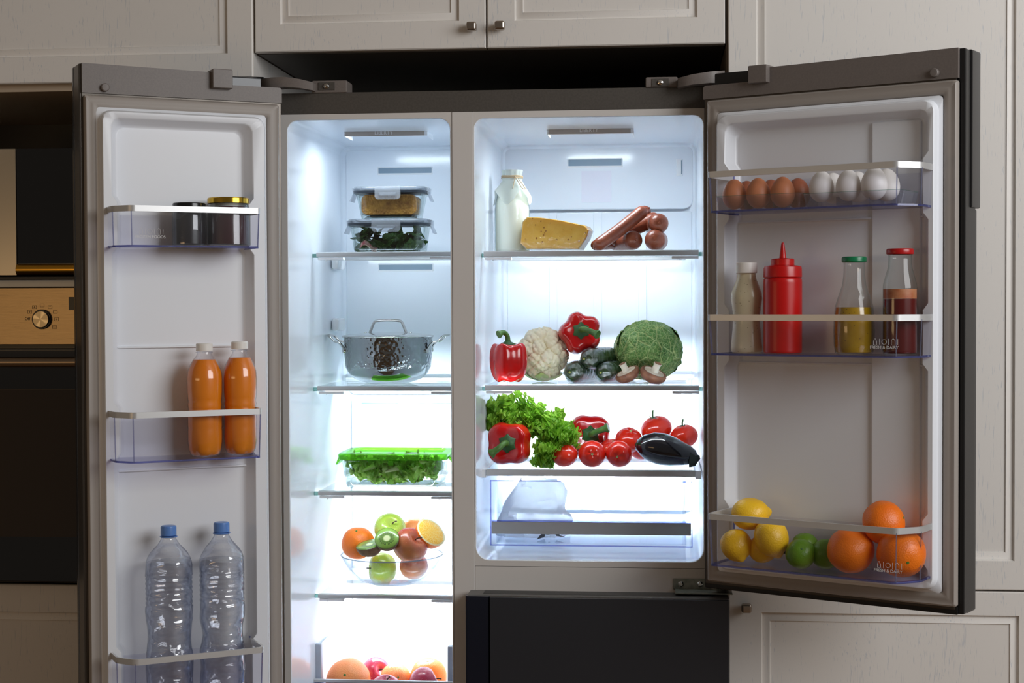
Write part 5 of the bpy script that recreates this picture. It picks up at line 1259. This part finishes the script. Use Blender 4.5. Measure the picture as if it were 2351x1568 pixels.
# ---- RIGHT DOOR: eggs
zE = rz[0][1] + .0075
re_ = 26.3 * mpp(-.12)
GE = 'eggs in the right door bin'
spec = [(1686, -.096, M_EGGB, 'reddish brown egg at the left end of the front row'), (1741, -.096, M_EGGB, 'brown egg second from the left in the front row'), (1797, -.096, M_EGGB, 'light brown egg third in the front row, next to the white ones'),
        (1714, -.052, M_EGGD, 'dark brown egg in the back row behind the first two'), (1770, -.052, M_EGGD, 'brown egg in the back row behind the second and third'), (1832, -.052, M_EGGD, 'dark brown egg in the back row beside the first white egg'),
        (1886, -.096, M_EGGW, 'white egg at the left of the white front row'), (1948, -.096, M_EGGW, 'white egg in the middle of the white front row'), (2007, -.096, M_EGGW, 'tallest white egg at the right of the front row'),
        (1912, -.052, M_EGGW, 'white egg in the back row behind the first white egg'), (1970, -.052, M_EGGW, 'white egg in the back row behind the middle white egg'), (2036, -.052, M_EGGW, 'white egg in the back row at the far right')]
for px, yy, mt, lb in spec: egg(lb, px, 430, yy, re_ * (1.04 if px > 1990 else 1), mt, GE, RD, zE - (.003 if px < 1860 else -.003))
M_TRAY = clear('egg_tray_plastic', (240, 241, 246), (200, 204, 220), 1.2, body=.05)
for k, (pa, pb, h_) in enumerate(((1652, 1846, .024), (1852, 2076, .022))):
    x0, x1 = RD.p(pa, 460, -.10).x, RD.p(pb, 460, -.10).x; zz = rz[0][1] + .0025
    M = RD.M @ T(((x0 + x1) / 2, -.074, zz)); th = thing('egg_tray', ('clear plastic egg tray under the brown eggs', 'clear plastic egg tray under the white eggs')[k], 'tray', M=M, group=None)
    wx = (x1 - x0) / 2
    MB().loft([ring_z(rrect(-wx * .97, wx * .97, -.040, .040, .006), 0), ring_z(rrect(-wx, wx, -.0445, .0445, .006), h_)], True, False).build('tray_wall', M_TRAY, th, M)
    MB().loft([ring_z(rrect(-wx, wx, -.0445, .0445, .006), h_), ring_z(rrect(-wx - .001, wx + .001, -.0452, .0452, .006), h_ + .0008)], False, False).build('tray_lip', M_GLASSEDGE, th, M)
    m = MB()
    for j in range(1, 3): x = -wx + 2 * wx * j / 3; m.box(x - .0008, x + .0008, -.034, .034, .001, h_ * .7)
    m.build('tray_divider', M_TRAY, th, M)
# ---- RIGHT DOOR: bottles
zB_ = rz[1][1] + .0026
def bottle(name, label, px, Yd, zb_, prof_px, FR, parts, group=None, cat='bottle', ax=1.0):
    """prof in pixels measured at that distance; parts = [(name, mat, [(r,h)...], kwargs)]"""
    p = FR.p(px, 780, Yd); c_ = FR.w(p.x, p.y, zb_); k = mpp(c_.y)
    M = T(c_) @ rot('Z', FR.deg); th = thing(name, label, cat, M=M, group=group)
    for (nm, mt, pr, kw) in parts:
        kw = dict(kw); sm_ = kw.pop('smooth', 50); c0 = kw.pop('cap0', True); c1_ = kw.pop('cap1', True); f = kw.pop('f', None); lab = kw.pop('label', None)
        MB().lathe([(max(a, .1) * k, b * k) for a, b in pr], kw.pop('seg', 44), f=f, cap0=c0, cap1=c1_).build(nm, mt, th, M, smooth=sm_, label=lab)
    return th, M, k
M_MAYO = skin('mayonnaise', (212, 200, 168), (220, 208, 178), 12, .3, spots=(150, .14, (130, 120, 86)), coat=.3)
flat = lambda t, z: 1
bottle('sauce_bottle', 'squeezed bottle of speckled mayonnaise with a white cap', 1714, -.062, zB_, None, RD, [
    ('bottle_body', M_MAYO, [(34, 0), (37, 3), (38, 12), (36, 30), (33, 60), (32.5, 85), (35, 105), (38, 122), (37, 135), (30, 152), (24, 166), (22, 178), (22, 182)], dict(f=lambda t, z: 1 - .18 * abs(math.sin(t)))),
    ('cap', M_CAP, [(23, 180), (24, 181), (24, 202), (23, 204)], dict(smooth=35))])
M_KET = pm('red_squeeze_plastic', (196, 14, 12), .28, **{'Subsurface Weight': .1, 'Subsurface Scale': .01})
bottle('sauce_bottle', 'bright red ketchup squeeze bottle with a pointed nozzle', 1797, -.066, zB_, None, RD, [
    ('bottle_body', M_KET, [(41, 0), (43, 2), (43.5, 6), (43.5, 160), (43, 168), (40, 171)], {}),
    ('screw_cap', M_KET, [(42, 171), (43.5, 173), (43, 192), (41, 197), (30, 199), (26, 200), (26, 212), (24, 214), (12, 215), (8, 216), (6, 232), (4, 246), (2.5, 251)], dict(smooth=35, label='red cap with conical nozzle'))])
th, M, k = bottle('sauce_bottle', 'glass carafe of yellow mustard dressing with a green cap', 1961, -.062, zB_, None, RD, [
    ('glass', M_GLASS, [(38, 0), (42, 3), (45, 20), (46, 50), (45, 85), (42, 110), (34, 135), (27, 155), (24, 175), (23, 200), (24, 208)], {}),
    ('dressing', skin('mustard_dressing', (178, 134, 16), (192, 150, 28), 30, .25, spots=(140, .13, (96, 70, 20)), coat=.3), [(36, 3), (41, 5), (43.5, 20), (44.5, 50), (43.5, 85), (41, 105), (40.5, 106)], {}),
    ('cap', pm('green_lid', (18, 124, 78), .3), [(26, 207), (28, 209), (28, 217), (26, 220)], dict(smooth=40))])
th, M, k = bottle('sauce_bottle', 'glass bottle of dark red sauce with a red cap', 2066, -.062, zB_, None, RD, [
    ('glass', M_GLASS, [(35, 0), (37.5, 3), (38, 8), (38, 148), (37, 160), (32, 178), (27, 196), (25.5, 215), (25.5, 222), (27, 226)], {}),
    ('red_sauce', pm('dark_red_sauce', (92, 10, 8), .22), [(34, 3), (36.3, 5), (36.8, 10), (36.8, 126)], {}),
    ('sauce_smear', skin('sauce_smear', (178, 92, 50), (196, 130, 90), 50, .4), [(37.2, 126.5), (37.3, 148)], dict(cap0=False, cap1=False)),
    ('cap', pm('red_lid', (176, 18, 20), .28), [(29, 226), (30.5, 228), (30.5, 236), (28.5, 239)], dict(smooth=40))])
# ---- RIGHT DOOR: citrus
zC = rz[2][1] + .0026
def dp_(px, py, Yd): p = RD.p(px, py, Yd); return RD.w(p.x, p.y, p.z)
def onfl(px, Yd, r_): p = RD.p(px, 1250, Yd); return RD.w(p.x, p.y, zC + r_)
kk = mpp(-.2)
lemon('yellow lemon perched on top at the left of the citrus bin', dp_(1722, 1180, -.060), 37 * kk, (0, 84, 10), 1.34)
lemon('lemon standing at the far left bottom with its tip down', onfl(1690, -.078, 37 * kk * 1.05), 36 * kk, (150, 18, 0), 1.15)
lemon('big lemon with its nipple hanging down, second from the left', dp_(1771, 1234, -.075), 39 * kk, (0, 158, 0), 1.25)
lemon('lemon hidden low behind the second one', onfl(1752, -.056, 32 * kk), 32 * kk, (60, 60, 0), 1.25)
def cit(nm, lb, cat, c_, r_, mt, tl, sd): return citrus(nm, lb, cat, c_, r_, mt, tilt=tl, seed=sd, group=None)
cit('lime', 'round green lime in front, just right of the lemons', 'lime', onfl(1838, -.08, 33 * kk), 33.5 * kk, M_LIME, (60, 0, 0), 1)
cit('lime', 'lime peeping above and behind the front lime', 'lime', dp_(1848, 1253, -.045), 31 * kk, M_LIME, (0, 0, 0), 2)
cit('lime', 'dark lime half hidden behind the left orange', 'lime', onfl(1896, -.055, 32 * kk), 34 * kk, M_LIME, (110, 10, 0), 3)
ko = mpp(-.24)
cit('orange', 'large orange in the middle of the citrus bin', 'orange', onfl(1953, -.078, 51 * ko), 52.5 * ko, M_ORANGE, (0, 0, 0), 4)
cit('orange', 'orange perched on top of the other two, upper right', 'orange', dp_(2029, 1200, -.060), 49 * ko, M_ORANGE, (50, 62, 0), 5)
cit('orange', 'large orange at the right end behind the print', 'orange', onfl(2069, -.072, 54 * ko), 54 * ko, M_ORANGE, (106, 8, 0), 6)

# ---- LEFT DOOR: jars
z1_ = bzs[0][1] + .0026
M_DJAR = clear('jar_glass', (246, 248, 248), (190, 200, 200), 1.6)
def ljar(label, px, Yd, r_, hb, hl, lidm, cont):
    bottle('jam_jar', label, px, Yd, z1_, None, LD, [
        ('glass', M_DJAR, [(r_ * .9, 0), (r_, 4), (r_, hb - 14), (r_ * .92, hb - 6), (r_ * .9, hb)], {}),
        ('contents', cont, [(r_ * .86, 3), (r_ * .95, 6), (r_ * .95, hb - 16), (r_ * .86, hb - 8)], {}),
        ('lid', lidm, [(r_ * .93, hb - 1), (r_ * .96, hb), (r_ * .96, hb + hl - 2), (r_ * .92, hb + hl), (r_ * .8, hb + hl - 1)], dict(smooth=40))], cat='jar')
ljar('dark jar with a flat black lid in the top left door bin', 437, -.058, 40, 89, 12, pm('black_lid', (16, 16, 18), .2), pm('dark_preserve', (30, 22, 30), .3))
ljar('dark plum jam jar with a shiny gold lid', 527, -.060, 51, 101, 13, pm('gold_lid', (206, 168, 62), .18, 1.0), pm('plum_jam', (66, 14, 26), .25))
# ---- LEFT DOOR: juice bottles
z2_ = bzs[1][1] + .0026
foot = lambda t, z: 1
def petfoot(k):
    def f(t, z):
        e = math.exp(-max(z / k - 4, 0) / 14)
        return 1 - .16 * e * (abs(math.cos(2.5 * t)) ** 6)
    return f
M_JUICE = skin('orange_juice', (250, 136, 10), (253, 148, 20), 8, .3)
def juice(label, px, Yd, sc):
    k_ = 1
    body = [(24, 0), (33, 3), (38, 14), (40.5, 34), (40.5, 60), (39.5, 64), (40.5, 68), (40.5, 100), (38.5, 108), (39, 112), (40, 120), (38.5, 126), (40, 134), (41, 150), (41.5, 178), (40, 196), (35, 212), (27, 226), (19, 236), (17, 241), (17, 246)]
    bd = [(a * sc, b) for a, b in body]
    inn = [(a * sc * .965, b + 2) for a, b in body[:-4]]; inn[-1] = (26 * sc, 227)
    kk_ = mpp(LD.w(LD.p(px, 900, Yd).x, Yd, 0).y)
    bottle('juice_bottle', label, px, Yd, z2_, None, LD, [
        ('bottle_plastic', M_PET, bd, dict(f=petfoot(kk_))),
        ('juice', M_JUICE, inn, dict(f=petfoot(kk_))),
        ('collar', M_PET, [(20, 243), (20, 245.5)], {}),
        ('cap', M_CAP, [(18.5, 247), (19.5, 248), (19.5, 263), (18, 265)], dict(smooth=35))], 'orange juice bottles in the left door')
juice('bottle of orange juice, the left one of the pair', 469, -.062, 1.0)
juice('bottle of orange juice, the right one of the pair beside the door edge', 550, -.062, .95)
# ---- LEFT DOOR: water bottles
z3_ = bzs[2][1] + .0026
def water(label, px, Yd, ztop_px, sc, ph):
    p = LD.p(px, 780, Yd); c_ = LD.w(p.x, p.y, z3_); k_ = mpp(c_.y)
    top = (LD.p(px, ztop_px, Yd).z - z3_) / k_
    R0 = 55 * sc
    def rad(h):
        d = top - h
        if d < 30: return 17
        if d < 44: return 17 + (d - 30) * .6
        if d < 95: return 25 + (R0 - 25) * math.sin((d - 44) / 51 * PI / 2) ** .9
        r_ = R0
        if 118 < d < 190: r_ -= 1.8 * (.5 + .5 * math.cos((d - 118) / 11.5 * 2 * PI)) 
        if 225 < d < 300: r_ -= 5 * math.sin((d - 225) / 75 * PI)
        if h < 14: r_ *= .72 + .28 * math.sin(h / 14 * PI / 2)
        return r_
    hs = [0, 3, 7, 14] + [14 + i * 3.0 for i in range(1, int((top - 44) / 3.0))] + [top - 40, top - 30, top - 26]
    hs = sorted(h for h in hs if h < top - 24)
    wave = lambda t, z: 1 + .018 * math.sin(z / k_ * .09 + 2 * math.sin(t + ph)) * (1 if (z / k_ > top - 118 or z / k_ < top - 190) and z / k_ < top - 60 else 0)
    wl = top - 86
    parts = [('bottle_plastic', M_PETB, [(rad(h), h) for h in hs], dict(f=wave, seg=64, smooth=80)),
             ('water', M_WATER, [(rad(h) * .975, h + 1) for h in hs if h < wl], dict(f=wave, seg=64, smooth=80)),
             ('collar_ring', M_BLUECAP, [(19, top - 27), (20.5, top - 26), (20.5, top - 24.5), (19, top - 24)], dict(smooth=40)),
             ('cap', M_BLUECAP, [(17.5, top - 23), (18.5, top - 22), (18.5, top - 3), (16.5, top), (14, top + .5)], dict(smooth=40))]
    bottle('water_bottle', label, px, Yd, z3_, None, LD, parts, 'water bottles in the left door')
M_PETB = clear('clear_blue_bottle', (253, 253, 254), (170, 188, 226), 3.2, .05, blend=.15, bump=lambda m: m.bump(m.noise(24, 1, m.coord((1, 1, 2))), .8, .01))
mw = Mat('water'); mw.bsdf(**{'Base Color': (.94, .96, 1, 1), 'Roughness': .0, 'Transmission Weight': 1.0, 'IOR': 1.15}); M_WATER = clear('water', (251, 252, 254), (190, 202, 222), 1.6, .03, blend=.2, bump=lambda m: m.bump(m.noise(38, 1, m.coord((1, 1, 1.5))), 1.0, .012))
water('full water bottle with blue cap, the left one', 383, -.058, 1207, 1.0, 0)
water('full water bottle with blue cap, the right one, slightly taller', 505, -.058, 1199, .95, 2.2)
